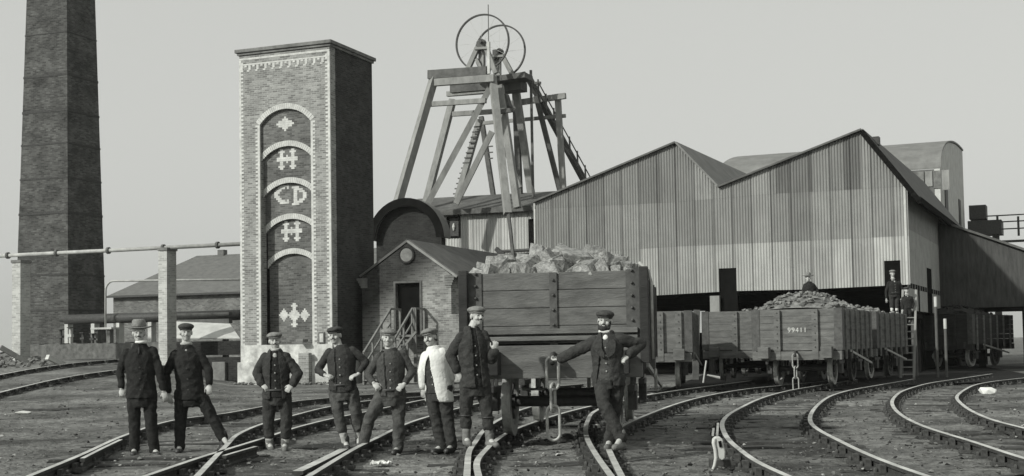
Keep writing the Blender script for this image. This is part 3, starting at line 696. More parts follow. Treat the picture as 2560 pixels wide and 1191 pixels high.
# ------------------------------------------------------------------ the big corrugated screening shed
SH = Fr.px(2266, 620, 50, -24)
sh = SH.empty('screening_shed', 'big corrugated iron shed with two saw-tooth gables standing over the coal wagons', 'building')
su = SH.front
DEP = 18.9
top = [su(1336, 509), su(1505, 434), su(1690, 360), su(1797, 471), su(1945, 410), su(2155, 328), su(2268, 464)]
bot = [su(1336, 756), su(1625, 740), su(1798, 730), su(1842, 728), su(2025, 724), su(2268, 712)]
s1 = [su(1336, 523), su(1690, 506), su(1797, 497), su(1945, 484), su(2155, 473), su(2268, 466)]
s2 = [su(1336, 640), su(1690, 617), su(2000, 603), su(2268, 590)]
holes = [(su(1798, 700)[0], su(1841, 700)[0], -9, su(1820, 671)[1]), (su(2211, 690)[0], su(2251, 690)[0], -9, su(2230, 652)[1])]
rng = random.Random(11)
tints = {}
d1 = su(1940, 440)[0], su(2032, 440)[0]; d2 = su(2108, 400)[0], su(2152, 400)[0]
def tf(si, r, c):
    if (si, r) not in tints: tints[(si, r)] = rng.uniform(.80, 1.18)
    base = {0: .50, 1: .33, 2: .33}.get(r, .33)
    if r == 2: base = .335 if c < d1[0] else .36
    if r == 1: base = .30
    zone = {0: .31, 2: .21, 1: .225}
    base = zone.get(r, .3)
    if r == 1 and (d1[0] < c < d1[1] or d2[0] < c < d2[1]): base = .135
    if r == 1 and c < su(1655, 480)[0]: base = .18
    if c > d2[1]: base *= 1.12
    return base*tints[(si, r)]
m = MB(); corr_wall(m, top, bot, top[0][0], top[-1][0], [s1, s2], tf, holes); m.build('front_wall', M['corr'], sh, fix=False)
uL, uR = top[0][0], top[-1][0]
# black lining, floor and back so that the inside is dark
zfl = min(b[1] for b in bot) + .02
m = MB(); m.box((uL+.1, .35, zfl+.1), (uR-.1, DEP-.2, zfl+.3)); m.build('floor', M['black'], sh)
# side wall (right) - plain sheeting with doorway slit
zsr = top[-1][1]
ve, zbk = SH.side(2394, 545, 0)
dv0, _ = SH.side(2318, 720); dv1, _ = SH.side(2330, 720)
sbot = [(0, SH.side(2278, 776)[1]), (DEP, SH.side(2278, 776)[1])]
ztopd = SH.side(2322, 671)[1]
ssm1 = [(0, SH.side(2275, 575)[1]), (DEP, SH.side(2275, 575)[1])]; ssm2 = [(0, SH.side(2275, 470+160)[1]), (DEP, SH.side(2275, 630)[1])]
m = MB(); corr_wall(m, [(0, zsr), (DEP, zsr)], sbot, 0, DEP, [ssm1], lambda s, r, c: (.36 if r == 0 else .28), [(dv0, dv1, -9, ztopd)], pitch=.12, amp=-.008, ax='v', n=4); m.build('side_wall', M['sidecorr'], sh, fix=False)
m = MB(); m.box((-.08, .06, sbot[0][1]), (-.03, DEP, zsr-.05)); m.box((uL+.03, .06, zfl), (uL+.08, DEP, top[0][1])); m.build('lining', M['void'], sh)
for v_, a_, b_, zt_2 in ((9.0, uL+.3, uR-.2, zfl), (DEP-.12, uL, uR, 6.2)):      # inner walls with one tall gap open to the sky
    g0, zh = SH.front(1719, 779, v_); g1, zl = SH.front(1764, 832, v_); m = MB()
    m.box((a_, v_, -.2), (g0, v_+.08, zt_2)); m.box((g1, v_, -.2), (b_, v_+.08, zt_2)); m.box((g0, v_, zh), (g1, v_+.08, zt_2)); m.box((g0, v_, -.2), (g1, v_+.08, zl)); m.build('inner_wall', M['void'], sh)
for q in (((-.05, -.03, bot[-1][1]), (.03, .05, zsr)), ((uL-.03, -.03, bot[0][1]), (uL+.05, .05, top[0][1]))):
    m = MB(); m.box(*q); m.build('corner_flashing', M['pale'], sh)
# roofs
P_ = top; sm = .05
def rf(a, b, zt=.0, ya=-.18, ext=0): slab(m, (a[0], ya, a[1]+.02), (b[0], ya, b[1]+.02), (b[0], DEP, b[1]+.02), (a[0], DEP, a[1]+.02), .07+zt)
rr = V((P_[6][0]-P_[5][0], 0, P_[6][1]-P_[5][1])).normalized()*.75; eave = (P_[6][0]+rr.x, P_[6][1]+rr.z)
for a, b in ((P_[0], P_[2]), (P_[2], P_[3]), (P_[3], P_[5]), (P_[5], eave)):
    m = MB(); rf(a, b); m.build('roof', M['roof2'] if a is P_[2] else M['roof'], sh)
m = MB()
for a, b in ((P_[5], eave),): m.beam((a[0], -.20, a[1]-.03), (b[0], -.20, b[1]-.03), .05, .2)
m.beam((eave[0], -.2, eave[1]-.0), (eave[0], DEP, eave[1]-.0), .12, .26); m.build('eaves_gutter', M['black'], sh)
m = MB(); q = su(2190, 350, 1.0); m.box((q[0]-.12, .9, q[1]-.2), (q[0]+.12, 1.3, q[1]+.12)); m.build('ridge_vent', M['iron'], sh)
q = su(1765, 402, 8); m = MB(); m.box((q[0]-.12, 7.9, q[1]-.3), (q[0]+.12, 8.3, q[1]+.15)); m.build('ridge_vent', M['iron'], sh)
# near-black backings standing in for doorway shade, columns
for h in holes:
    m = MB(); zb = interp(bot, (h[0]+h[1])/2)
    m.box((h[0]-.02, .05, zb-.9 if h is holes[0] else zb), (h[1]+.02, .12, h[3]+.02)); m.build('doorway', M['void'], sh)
for i, px in enumerate((1420, 1560, 1640, 1725, 1905, 2080, 2262)):
    q = su(px, 740); zb = interp(bot, q[0]); m = MB(); m.box((q[0]-.14, 3.1, -.2), (q[0]+.14, 3.4, zfl+.1)); m.build('column', M['black'], sh)
for v in (5, 11, 17):
    m = MB(); m.box((-.34, v, -.2), (-.06, v+.28, sbot[0][1])); m.build('column', M['black'], sh)
m = MB(); b0, b1 = su(1336, 765), su(2268, 720); m.beam((b0[0], 2.6, b0[1]-.05), (b1[0], 2.6, b1[1]-.0), .3, .3); m.build('sill_beam', M['black'], sh)
q = su(1795, 740); q2 = su(1782, 790); m = MB(); m.box((q2[0]-.05, -.2, q2[1]-.3), (q[0]+.1, -.04, q[1])); m.build('loading_chute', M['timber'], sh)

# tall barrel-roofed building behind
BB = Fr.px(2352, 500, 72, -24)
bb = BB.empty('barrel_roofed_screen_house', 'tall building with a curved sheet roof rising behind the right gable of the shed', 'building')
bu = BB.front
ul = bu(1790, 420)[0]; zt0 = bu(2300, 425)[1]
dv = BB.side(2410, 500)[0]; zt1 = bu(2395, 379, dv)[1]
hw = dv/2; rise = zt1-zt0
prof = [(dv*(1-cos(pi/2*i/16)), zt0+rise*sin(pi/2*i/16)) for i in range(17)]
m = MB(); m.prism([(0, 0, 0), (0, dv, 0)] + [(0, v, z-.03) for v, z in reversed(prof[1:])] + [(0, 0, zt0)], (-.3, 0, 0)); m.build('end_wall', M['pale'], bb)
wl = bu(2290, 440)[0]; wr = bu(2374, 440)[0]
m = MB(); m.box((ul, 0, 0), (-.31, .3, zt0-.02)); m.build('front_wall', M['roof'], bb)
m = MB(); z0 = bu(2330, 461)[1]; z1_ = bu(2330, 428)[1]
for i in range(4):
    a, b = bu(2292+21*i, 440)[0], bu(2310+21*i, 440)[0]; m2 = MB(); m2.box((a, -.06, z0-.12*i), (b, -.01, z1_)); m2.build('pale_panel', M['timber' if i % 2 else 'cornice'], bb)
m = MB()
for (p, q) in zip(prof, prof[1:]): m.prism([(.06, p[0], p[1]), (.06, q[0], q[1]), (.06, q[0], q[1]+.1), (.06, p[0], p[1]+.1)], (ul-.06, 0, 0))
m.build('roof', M['roof2'], bb, smooth=False)
m = MB(); m.box((-.02, dv*.15, 0), (.05, dv*.25, zt0)); m.box((-.02, dv*.72, bu(2350, 545)[1]), (.05, dv*.8, bu(2350, 455)[1])); m.build('wall_strip', M['iron'], bb)

# dark boarded annex on the right
v0 = SH.side(2346, 600, 0)[0]; p = SH.W(0.01, v0, 0)
AN = Fr(p.x, p.y, -24)
an = AN.empty('boarded_annex', 'dark tarred lean-to annex with a sloping roof edge at the right of the shed', 'building')
au = AN.front
pl = [au(2347, 772), au(2640, 764), au(2640, 655), au(2347, 556)]
m = MB(); m.prism([(u, 0, z) for u, z in pl], (0, .25, 0)); m.build('wall', M['annex'], an)
m = MB(); slab(m, (pl[3][0], -.2, pl[3][1]+.02), (pl[2][0], -.2, pl[2][1]+.02), (pl[2][0], 9, pl[2][1]+.02), (pl[3][0], 9, pl[3][1]+.02), .1); m.build('roof', M['roof'], an)
m = MB(); m.box((pl[0][0], .3, pl[0][1]-.05), (pl[1][0], 9, pl[0][1]+.1)); m.build('floor', M['black'], an)
for px in (2352, 2452, 2565):
    q = au(px, 800, .4); m = MB(); m.box((q[0]-.15, .4, -.2), (q[0]+.15, .7, pl[0][1])); m.build('column', M['black'], an)
m = MB(); q = au(2345, 800, 9.5), au(2465, 800, 9.5); m.box((q[0][0], 9.5, -.2), (q[1][0], 9.7, pl[0][1]+.2)); m.build('back_wall', M['void'], an)

# tank and footbridge beyond the annex
TB = Fr.px(2440, 560, 84, -24)
def tb(x0, y0, x1, y1, v, dv, name, mt, par):
    a, b = TB.front(x0, y1, v), TB.front(x1, y0, v); m = MB(); m.box((a[0], v, min(a[1], b[1])), (b[0], v+dv, max(a[1], b[1]))); return m.build(name, M[mt], par)
t = TB.empty('iron_tank', 'black iron tank with a smaller box on top beyond the annex roof', 'tank')
tb(2420, 549, 2503, 588, 0, 2, 'tank_body', 'iron', t); tb(2423, 512, 2464, 548.6, .2, 1.4, 'upper_box', 'iron', t); tb(2430, 588.5, 2440, 800, .3, .3, 'leg', 'iron', t); tb(2488, 588.5, 2498, 800, .3, .3, 'leg', 'iron', t)
t = TB.empty('footbridge', 'high footbridge with thin iron railings at the right edge of the picture', 'footbridge')
tb(2503, 590, 2760, 604, .2, 1.4, 'deck', 'iron', t)
for y in (541, 557, 575): 
    a, b = TB.front(2466, y, .2), TB.front(2760, y, .2); m = MB(); m.tube([(a[0], .2, a[1]), (b[0], .2, a[1])], .045, 6); m.build('rail', M['iron'], t)
for px in (2494, 2546, 2600, 2650):
    tb(px-2, 541, px+2, 590, .17, .07, 'rail_post', 'iron', t)
for px in (2620, 2740): tb(px-5, 604, px+5, 860, .5, .3, 'pier', 'iron', t)

# ------------------------------------------------------------------ tracks
RZ = .14
def spline(pxs, dz=RZ, step=.3, ext0=0, ext1=0):
    P = [ong(x, y, dz) for x, y in pxs]
    if ext0: P.insert(0, P[0] + (P[0]-P[1]).normalized()*ext0)
    if ext1: P.append(P[-1] + (P[-1]-P[-2]).normalized()*ext1)
    Q = [P[0]*2-P[1]] + P + [P[-1]*2-P[-2]]; outp = []
    for i in range(1, len(Q)-2):
        p0, p1, p2, p3 = Q[i-1:i+3]; n = max(2, int((p2-p1).length/step))
        # centripetal-like tangents limited by the span
        L1 = (p2-p1).length; t1 = (p2-p0); t1 = t1/max(t1.length, 1e-6)*L1; t2 = (p3-p1); t2 = t2/max(t2.length, 1e-6)*L1
        for k in range(n):
            t = k/n; h1 = 2*t**3-3*t*t+1; h2 = t**3-2*t*t+t; h3 = -2*t**3+3*t*t; h4 = t**3-t*t
            outp.append(p1*h1 + t1*h2 + p2*h3 + t2*h4)
    outp.append(P[-1])
    for _ in range(3):
        outp = [outp[0]] + [(a+b*2+c)/4 for a, b, c in zip(outp, outp[1:], outp[2:])] + [outp[-1]]
    return outp
PROF = [(-.035, 0), (.035, 0), (.036, -.035), (.012, -.05), (.012, -.10), (.05, -.115), (.05, -.135), (-.05, -.135), (-.05, -.115), (-.012, -.10), (-.012, -.05), (-.036, -.035)]
def rail(pts, parent, name='rail', sc=1.0, label=None):
    m = MB(); vs = []; k = len(PROF); n = len(pts)
    for i, p in enumerate(pts):
        d = (pts[min(i+1, n-1)]-pts[max(i-1, 0)]); d.z = 0; d.normalize(); a = V((d.y, -d.x, 0))
        vs += [p + a*x*sc + V((0, 0, z)) for x, z in PROF]
    for j in range(k):
        f = [(i*k+j, i*k+(j+1) % k, (i+1)*k+(j+1) % k, (i+1)*k+j) for i in range(n-1)]
        m.f += f; m.m += [0 if j == 0 else 1]*len(f); m.t += [1]*len(f)
    m.v = [tuple(v) for v in vs]; m.f += [tuple(range(k)), tuple(range((n-1)*k, n*k))]; m.m += [1, 1]; m.t += [1, 1]
    o = m.build(name, [M['railtop'], M['railside']], parent); tag(o, label); return o
_sl = None
def sleeper_mesh():
    m = MB(); m.box((-1.25, -.125, -.14), (1.25, .125, .0)); return m.mesh('sleeper', M['sleeper'])
def chair_mesh():
    m = MB(); m.box((-.17, -.085, .0), (.17, .085, .04)); m.box((-.10, -.07, .04), (-.04, .07, .115)); m.box((.04, -.07, .04), (.09, .07, .095)); m.cap_((-.13, 0, .03), .02, (-.13, 0, .07), .02, 6); m.cap_((.14, 0, .03), .02, (.14, 0, .07), .02, 6); return m.mesh('rail_chair', M['chair_iron'])
SM, CM = sleeper_mesh(), chair_mesh()
def resample(pts, step):
    out_ = []; acc = 0; nxt = step/2
    for a, b in zip(pts, pts[1:]):
        l = (b-a).length
        while nxt <= acc+l:
            out_.append((a.lerp(b, (nxt-acc)/l), (b-a).normalized())); nxt += step
        acc += l
    return out_
rng = random.Random(5)
def track(label, ra, rb, e0=0, e1=0, step=.82, smax=46, chairs=48):
    A = spline(ra, ext0=e0, ext1=e1); B = spline(rb, ext0=e0, ext1=e1)
    c = A[0]; t = empty('railway_track', (c.x, c.y, 0)); tag(t, label, 'railway track', 'curving railway tracks')
    off = -t.location
    for P in (A, B): rail([p+off for p in P], t)
    ns = nc = 0; last = None
    for p, d in resample(A, step):
        q = min(B, key=lambda r: (r-p).length)
        if (q-p).length > 2.6 or (q-p).length < .9 or ns >= smax: continue
        if q is B[0] or q is B[-1]:
            if (q-p).normalized().dot(d).__abs__() > .45: continue
        mid = (p+q)/2; ang = atan2(q.y-p.y, q.x-p.x) + rng.uniform(-.05, .05)
        z = mid.z-RZ-rng.uniform(-.012, .05)
        o = bpy.data.objects.new('sleeper', SM); COL.objects.link(o); o.parent = t; o.location = (mid.x+off.x, mid.y+off.y, z); o.rotation_euler = (0, 0, ang); o.scale = ((q-p).length/1.5, rng.uniform(.85, 1.1), 1); ns += 1
        for r_ in (p, q):
            if nc >= chairs*2: break
            o = bpy.data.objects.new('rail_chair', CM); COL.objects.link(o); o.parent = t; o.location = (r_.x+off.x, r_.y+off.y, r_.z-RZ-.0); o.rotation_euler = (0, 0, ang); nc += 1
    return t, off
RC = [(70, 1191), (200, 1138), (315, 1087), (440, 1049), (560, 1034), (652, 1017), (730, 1004), (820, 995), (930, 986), (1080, 979), (1200, 974)]
RE = [(492, 1191), (545, 1135), (572, 1107), (592, 1087), (657, 1059), (732, 1039), (822, 1017), (930, 1001), (1080, 990)]
RD = [(360, 1191), (510, 1140), (545, 1130), (685, 1087), (732, 1071), (827, 1047), (917, 1029), (1012, 1009), (1062, 999), (1180, 984), (1320, 972)]
RF = [(770, 1191), (887, 1121), (937, 1097), (1012, 1061), (1072, 1041), (1180, 1012), (1320, 983), (1440, 971)]
L1 = [(1167, 1191), (1173, 1125), (1187, 1107), (1210, 1075), (1250, 1048), (1310, 1022), (1400, 998)]
R1 = [(1535, 1200), (1490, 1137), (1468, 1097), (1464, 1075), (1470, 1050), (1484, 1030), (1530, 1010), (1600, 992)]
L2 = [(1198, 1195), (1191, 1155), (1212, 1127), (1246, 1096), (1300, 1068), (1425, 1028), (1540, 1002), (1618, 988), (1700, 975), (1770, 966)]
R2 = [(1556, 1195), (1529, 1140), (1519, 1110), (1535, 1078), (1605, 1042), (1710, 1004), (1790, 985), (1870, 972), (1940, 965)]
RG = [(1972, 1191), (1897, 1157), (1860, 1132), (1822, 1100), (1806, 1070), (1806, 1055), (1822, 1036), (1860, 1015), (1892, 1000), (1930, 987), (1985, 974), (2040, 965)]
RH = [(2321, 1191), (2238, 1163), (2154, 1129), (2099, 1102), (2052, 1078), (2029, 1060), (2025, 1043), (2034, 1024), (2054, 1004), (2077, 990), (2104, 981), (2132, 974), (2190, 964)]
RI = [(2600, 1156), (2560, 1146), (2432, 1104), (2321, 1070), (2265, 1045), (2238, 1024), (2230, 1007), (2236, 993), (2254, 979), (2288, 967), (2329, 957), (2390, 948)]
RJ = [(2620, 1086), (2560, 1070), (2488, 1052), (2432, 1029), (2404, 1010), (2392, 996), (2396, 986), (2418, 971), (2443, 961), (2488, 953), (2560, 945)]
tA, oA = track('railway track running behind the hatted man, crossing the next track at a frog', RC, RE, .8, 2)
tB, oB = track('railway track passing behind the stooping man with wide-set legs, second from the left', RD, RF, .8, 4)
tC, oC = track('railway track with a kinked left rail under the boots beside the wagon wheel', L1, R1, .8, 2, chairs=20)
tD, oD = track('railway track carrying the near coal wagon and curving away to the right behind it', L2, R2, .8, 5)
tE, oE = track('railway track sweeping up to the far numbered coal wagon', RG, RH, 5, 6)
tF, oF = track('railway track curving round at the right edge towards the dark wagon', RI, RJ, 5, 6)
LA = [(-120, 962), (0, 937), (100, 919), (200, 906), (300, 898), (420, 894), (540, 893)]
LB = [(-120, 1012), (0, 981), (60, 966), (130, 950), (200, 937), (280, 926), (400, 914), (540, 908)]
t = empty('railway_track', tuple(ong(0, 960))); tag(t, 'railway track far left, curving past the pier and rubble below the chimney', 'railway track', 'curving railway tracks')
off = -t.location
for P in (LA, LB):
    pts = spline(P, step=.6); rail([p+off for p in pts], t, sc=1.5)
    for i, (p, d) in enumerate(resample(pts, 1.0)):
        if i > 44: break
        o = bpy.data.objects.new('rail_chair', CM); COL.objects.link(o); o.parent = t; o.location = (p.x+off.x, p.y+off.y, p.z-RZ+off.z); o.rotation_euler = (0, 0, atan2(d.y, d.x)+pi/2); o.scale = (1.3, 1.3, 1.2)
# guard and check rails
rail([p+oA for p in spline([(206, 1146), (255, 1121), (302, 1099)])], tA, 'check_rail', .8)
rail([p+oB for p in spline([(744, 1178), (800, 1152), (860, 1122)])], tB, 'check_rail', 1.6)
rail([p+oB for p in spline([(560, 1139), (600, 1127), (640, 1116)])], tB, 'check_rail', .8)

# loose stones, clinker
rng = random.Random(21)
def lump_mesh(r, n=12, sq=(1, 1, 1)):
    bm = bmesh.new()
    for _ in range(n):
        v = V((rng.gauss(0, 1), rng.gauss(0, 1), rng.gauss(0, 1))).normalized()*rng.uniform(.75, 1); bm.verts.new((v.x*sq[0]*r, v.y*sq[1]*r, v.z*sq[2]*r))
    res = bmesh.ops.convex_hull(bm, input=bm.verts)
    bmesh.ops.delete(bm, geom=[v for v in bm.verts if not v.link_faces], context='VERTS')
    bm.verts.index_update(); vs = [tuple(v.co) for v in bm.verts]; fs = [tuple(v.index for v in f.verts) for f in bm.faces]; bm.free(); return vs, fs
kinds = [lump_mesh(1, 9, (1, .8, .55)) for _ in range(10)]
for nm, mt, cnt, r0_, r1_, pw in (('loose_stones', 'stone', 9000, .008, .036, 5), ('pale_cinders', 'cinder', 2600, .007, .028, 6), ('black_clinker', 'clinker', 6000, .008, .035, 5)):
    m = MB()
    for i in range(cnt):
        d = 10.5*(45/10.5)**rng.random(); px = rng.uniform(-.48, .48)
        if nm == 'black_clinker' and px < -.12 and rng.random() < .8: continue
        if noise.noise(V((px*d*.5, d*.35, 7.0 if nm == 'pale_cinders' else 2.0))) < (-.05 if nm != 'loose_stones' else -.5): continue
        x = px*d; k = kinds[i % 10]; r = (r0_ + r1_*rng.random()**pw) * (1.0 + .02*d)
        a = rng.random()*6.28; ca, sa = cos(a), sin(a); z = gz(x, d)+.02
        m.add([(x+r*(v[0]*ca-v[1]*sa), d+r*(v[0]*sa+v[1]*ca), z+r*v[2]*.8) for v in k[0]], k[1])
    o = m.build(nm, M[mt]); tag(o, kind='stuff')
def rock(px, py, r, label, mt='paint', sq=(1.3, .9, .55), name='stone', cat='stone'):
    p = ong(px, py); m = MB(); k = lump_mesh(r, 16, sq); m.add(*k); o = m.build(name, M[mt], bevel=r*.08); o.location = p + V((0, 0, r*sq[2]*.55)); o.rotation_euler = (0, 0, rng.random()*6); return tag(o, label, cat)
rock(2466, 985, .26, 'whitish stone lying between the rails at the right edge', sq=(1.3, .8, .5))
rock(1400, 1140, .055, 'small pale stone on the ground before the hanging coupling', 'pale')
rock(1486, 1072, .10, 'pale stone lying against the curled rail beside the leaning bearded man', 'paint', (1.4, .8, .6))
rock(1583, 1052, .11, 'pale stone behind the boots of the leaning bearded man', 'paint', (1.3, .9, .5))
rock(735, 1102, .05, 'pale pebble beside the boots of the short man in front of the tower', 'pale')
rock(1738, 1081, .05, 'pale pebble on the ground left of the switch lever', 'pale')
for (px, py, r, lb) in ((1395, 1110, .13, 'dark clinker lump directly below the hanging coupling'), (1440, 1113, .10, 'dark clinker lump a little right of the hanging coupling'), (1420, 1100, .12, 'dark clinker lump behind the hanging coupling'), (120, 905, .35, 'grey stone block on the rubble right of the left brick pier')):
    rock(px, py, r, lb, 'stone' if px < 200 else 'chair_iron')
# crumpled paper
p = ong(952, 1165); m = MB(); n = 9
vs = [((i/n-.5)*.22, (j/n-.5)*.13, .035+.05*noise.noise(V((i*.55, j*.6, 4)))+.03*noise.noise(V((i*1.3, j*1.4, 9)))) for j in range(n+1) for i in range(n+1)]
m.add(vs, [(j*(n+1)+i, j*(n+1)+i+1, (j+1)*(n+1)+i+1, (j+1)*(n+1)+i) for j in range(n) for i in range(n)])
o = m.build('crumpled_paper', M['paint']); o.location = p; o.rotation_euler = (0, 0, .5); sol = o.modifiers.new('s', 'SOLIDIFY'); sol.thickness = .006
tag(o, 'crumpled white paper on the cinders in front of the wide-legged man', 'paper')
# switch lever with its pale weight
p = ong(1795, 1172); t = empty('point_lever', p); tag(t, 'pale point lever with a curved weighted arm standing beside the curving rail', 'point lever')
def lp(px, py, dy=0): return at(px, py, p.y+dy) - p
m = MB(); pts = [lp(*q) for q in ((1778, 1182), (1786, 1165), (1790, 1145), (1788, 1125), (1784, 1108), (1785, 1097))]
m.tube(pts, [.014, .018, .02, .02, .022, .02], 10); m.build('lever_arm', M['pale'], t, smooth=True)
m = MB()
pl = [(1783, 1098), (1790, 1092), (1800, 1092), (1807, 1099), (1813, 1130), (1813, 1147), (1806, 1152), (1796, 1146), (1792, 1120)]
m.prism([lp(*q) for q in pl], (0, .09, 0)); m.build('weight', M['pale'], t, bevel=.012)
m = MB(); q0 = lp(1799, 1103, -.005); q1 = lp(1802, 1118, -.005); m.beam(q0, q1, .03, .02); m.build('slot', M['void'], t)
m = MB(); m.box((-.06, .1, -.1), (.16, .3, .09)); m.build('box', M['iron'], t, bevel=.01)
m = MB(); m.tube([lp(1785, 1178), lp(1808, 1178), lp(1830, 1180)], .02, 8); m.build('pull_rod', M['iron'], t)
for k, (a, b) in enumerate((((1782, 1088), (1784, 1073)), ((1793, 1087), (1795, 1060)))):
    m = MB(); q0, q1 = lp(*a, .4), lp(*b, .9); m.beam(q0, q1, .025); m.build('rod', M['ironlite'], t)
# plank, rags and stacked timber at left
p = ong(115, 1027); m = MB(); m.box((-.55, -.05, .0), (.55, .05, .05)); o = m.build('plank', M['iron'], bevel=.006); o.location = p; tag(o, 'dark flat bar lying on the cinders at far left', 'bar')
p = ong(58, 1036); m = MB(); k = lump_mesh(.14, 18, (1.7, .8, .45)); m.add(*k); o = m.build('pale_bundle', M['pale'], bevel=.015); o.location = p+V((0, 0, .04)); tag(o, 'pale crumpled bundle lying beside the dark bar at far left', 'bundle')
for i, (a, b, lb) in enumerate((((118, 893), (160, 912), 'pale broken plank leaning on the rubble below the boiler pipe'), ((0, 868), (70, 908), 'grey slanting beam on the rubble at the foot of the left pier'), ((20, 905), (95, 893), 'grey short beam lying across the rubble right of the left pier'), ((0, 884), (30, 878), 'dark beam end at the left edge below the pier'))):
    d = ong(b[0], b[1]+4).y; q0, q1 = at(*a, d), at(*b, d+.6); m = MB(); m.beam((0, 0, 0), q1-q0, .22, .2); o = m.build('plank', M['pale' if i == 0 else 'timber' if i < 3 else 'iron'], bevel=.01); o.location = q0; tag(o, lb, 'plank')
m = MB()
for i in range(90):
    px = rng.uniform(-40, 130); py = rng.uniform(893, 922); q = ong(px, py); r = rng.uniform(.08, .32); k = kinds[i % 10]; a = rng.random()*6.28
    m.add([(q.x+r*(v[0]*cos(a)-v[1]*sin(a)), q.y+r*(v[0]*sin(a)+v[1]*cos(a)), q.z+r*v[2]+.05) for v in k[0]], k[1])
o = m.build('rubble', M['stone']); tag(o, kind='stuff')
m = MB()
for i in range(120):
    px = rng.uniform(600, 905); q = TW.W(rng.uniform(UL-.3, .6), rng.uniform(-1.0, -.2), 0); r = rng.uniform(.04, .15); k = kinds[i % 10]; a = rng.random()*6.28
    m.add([(q.x+r*(v[0]*cos(a)-v[1]*sin(a)), q.y+r*(v[0]*sin(a)+v[1]*cos(a)), r*v[2]+.04) for v in k[0]], k[1])
o = m.build('brick_rubble', M['stone']); tag(o, kind='stuff')

# ------------------------------------------------------------------ wagons
def link_mb(m, c, h, wd, r, ax, n=24, mi=0):
    """a stadium-shaped chain link centred on c, long axis z, its width along ax"""
    ax = V(ax); pts = []
    for i in range(n):
        a = 2*pi*i/n; x = cos(a)*wd/2; z = sin(a)*wd/2 + (h/2-wd/2)*(1 if sin(a) > 0 else -1)
        pts.append(V(c)+ax*x+V((0, 0, z)))
    pts.append(pts[0]); pts.append(pts[1]); m.tube(pts, r, 8, mi, cap=False)
def wheel(mb, c, R, sgn):
    x = c[0]; n = 36
    ring = [(sgn*-.055, R-.13), (sgn*-.055, R+.028), (sgn*-.03, R+.028), (sgn*-.022, R), (sgn*.07, R-.006), (sgn*.07, R-.13)]
    k = len(ring); vs = [(x+a, c[1]+b*cos(2*pi*i/n), c[2]+b*sin(2*pi*i/n)) for i in range(n) for a, b in ring]
    mb.add(vs, [(i*k+j, i*k+(j+1) % k, ((i+1) % n)*k+(j+1) % k, ((i+1) % n)*k+j) for i in range(n) for j in range(k)])
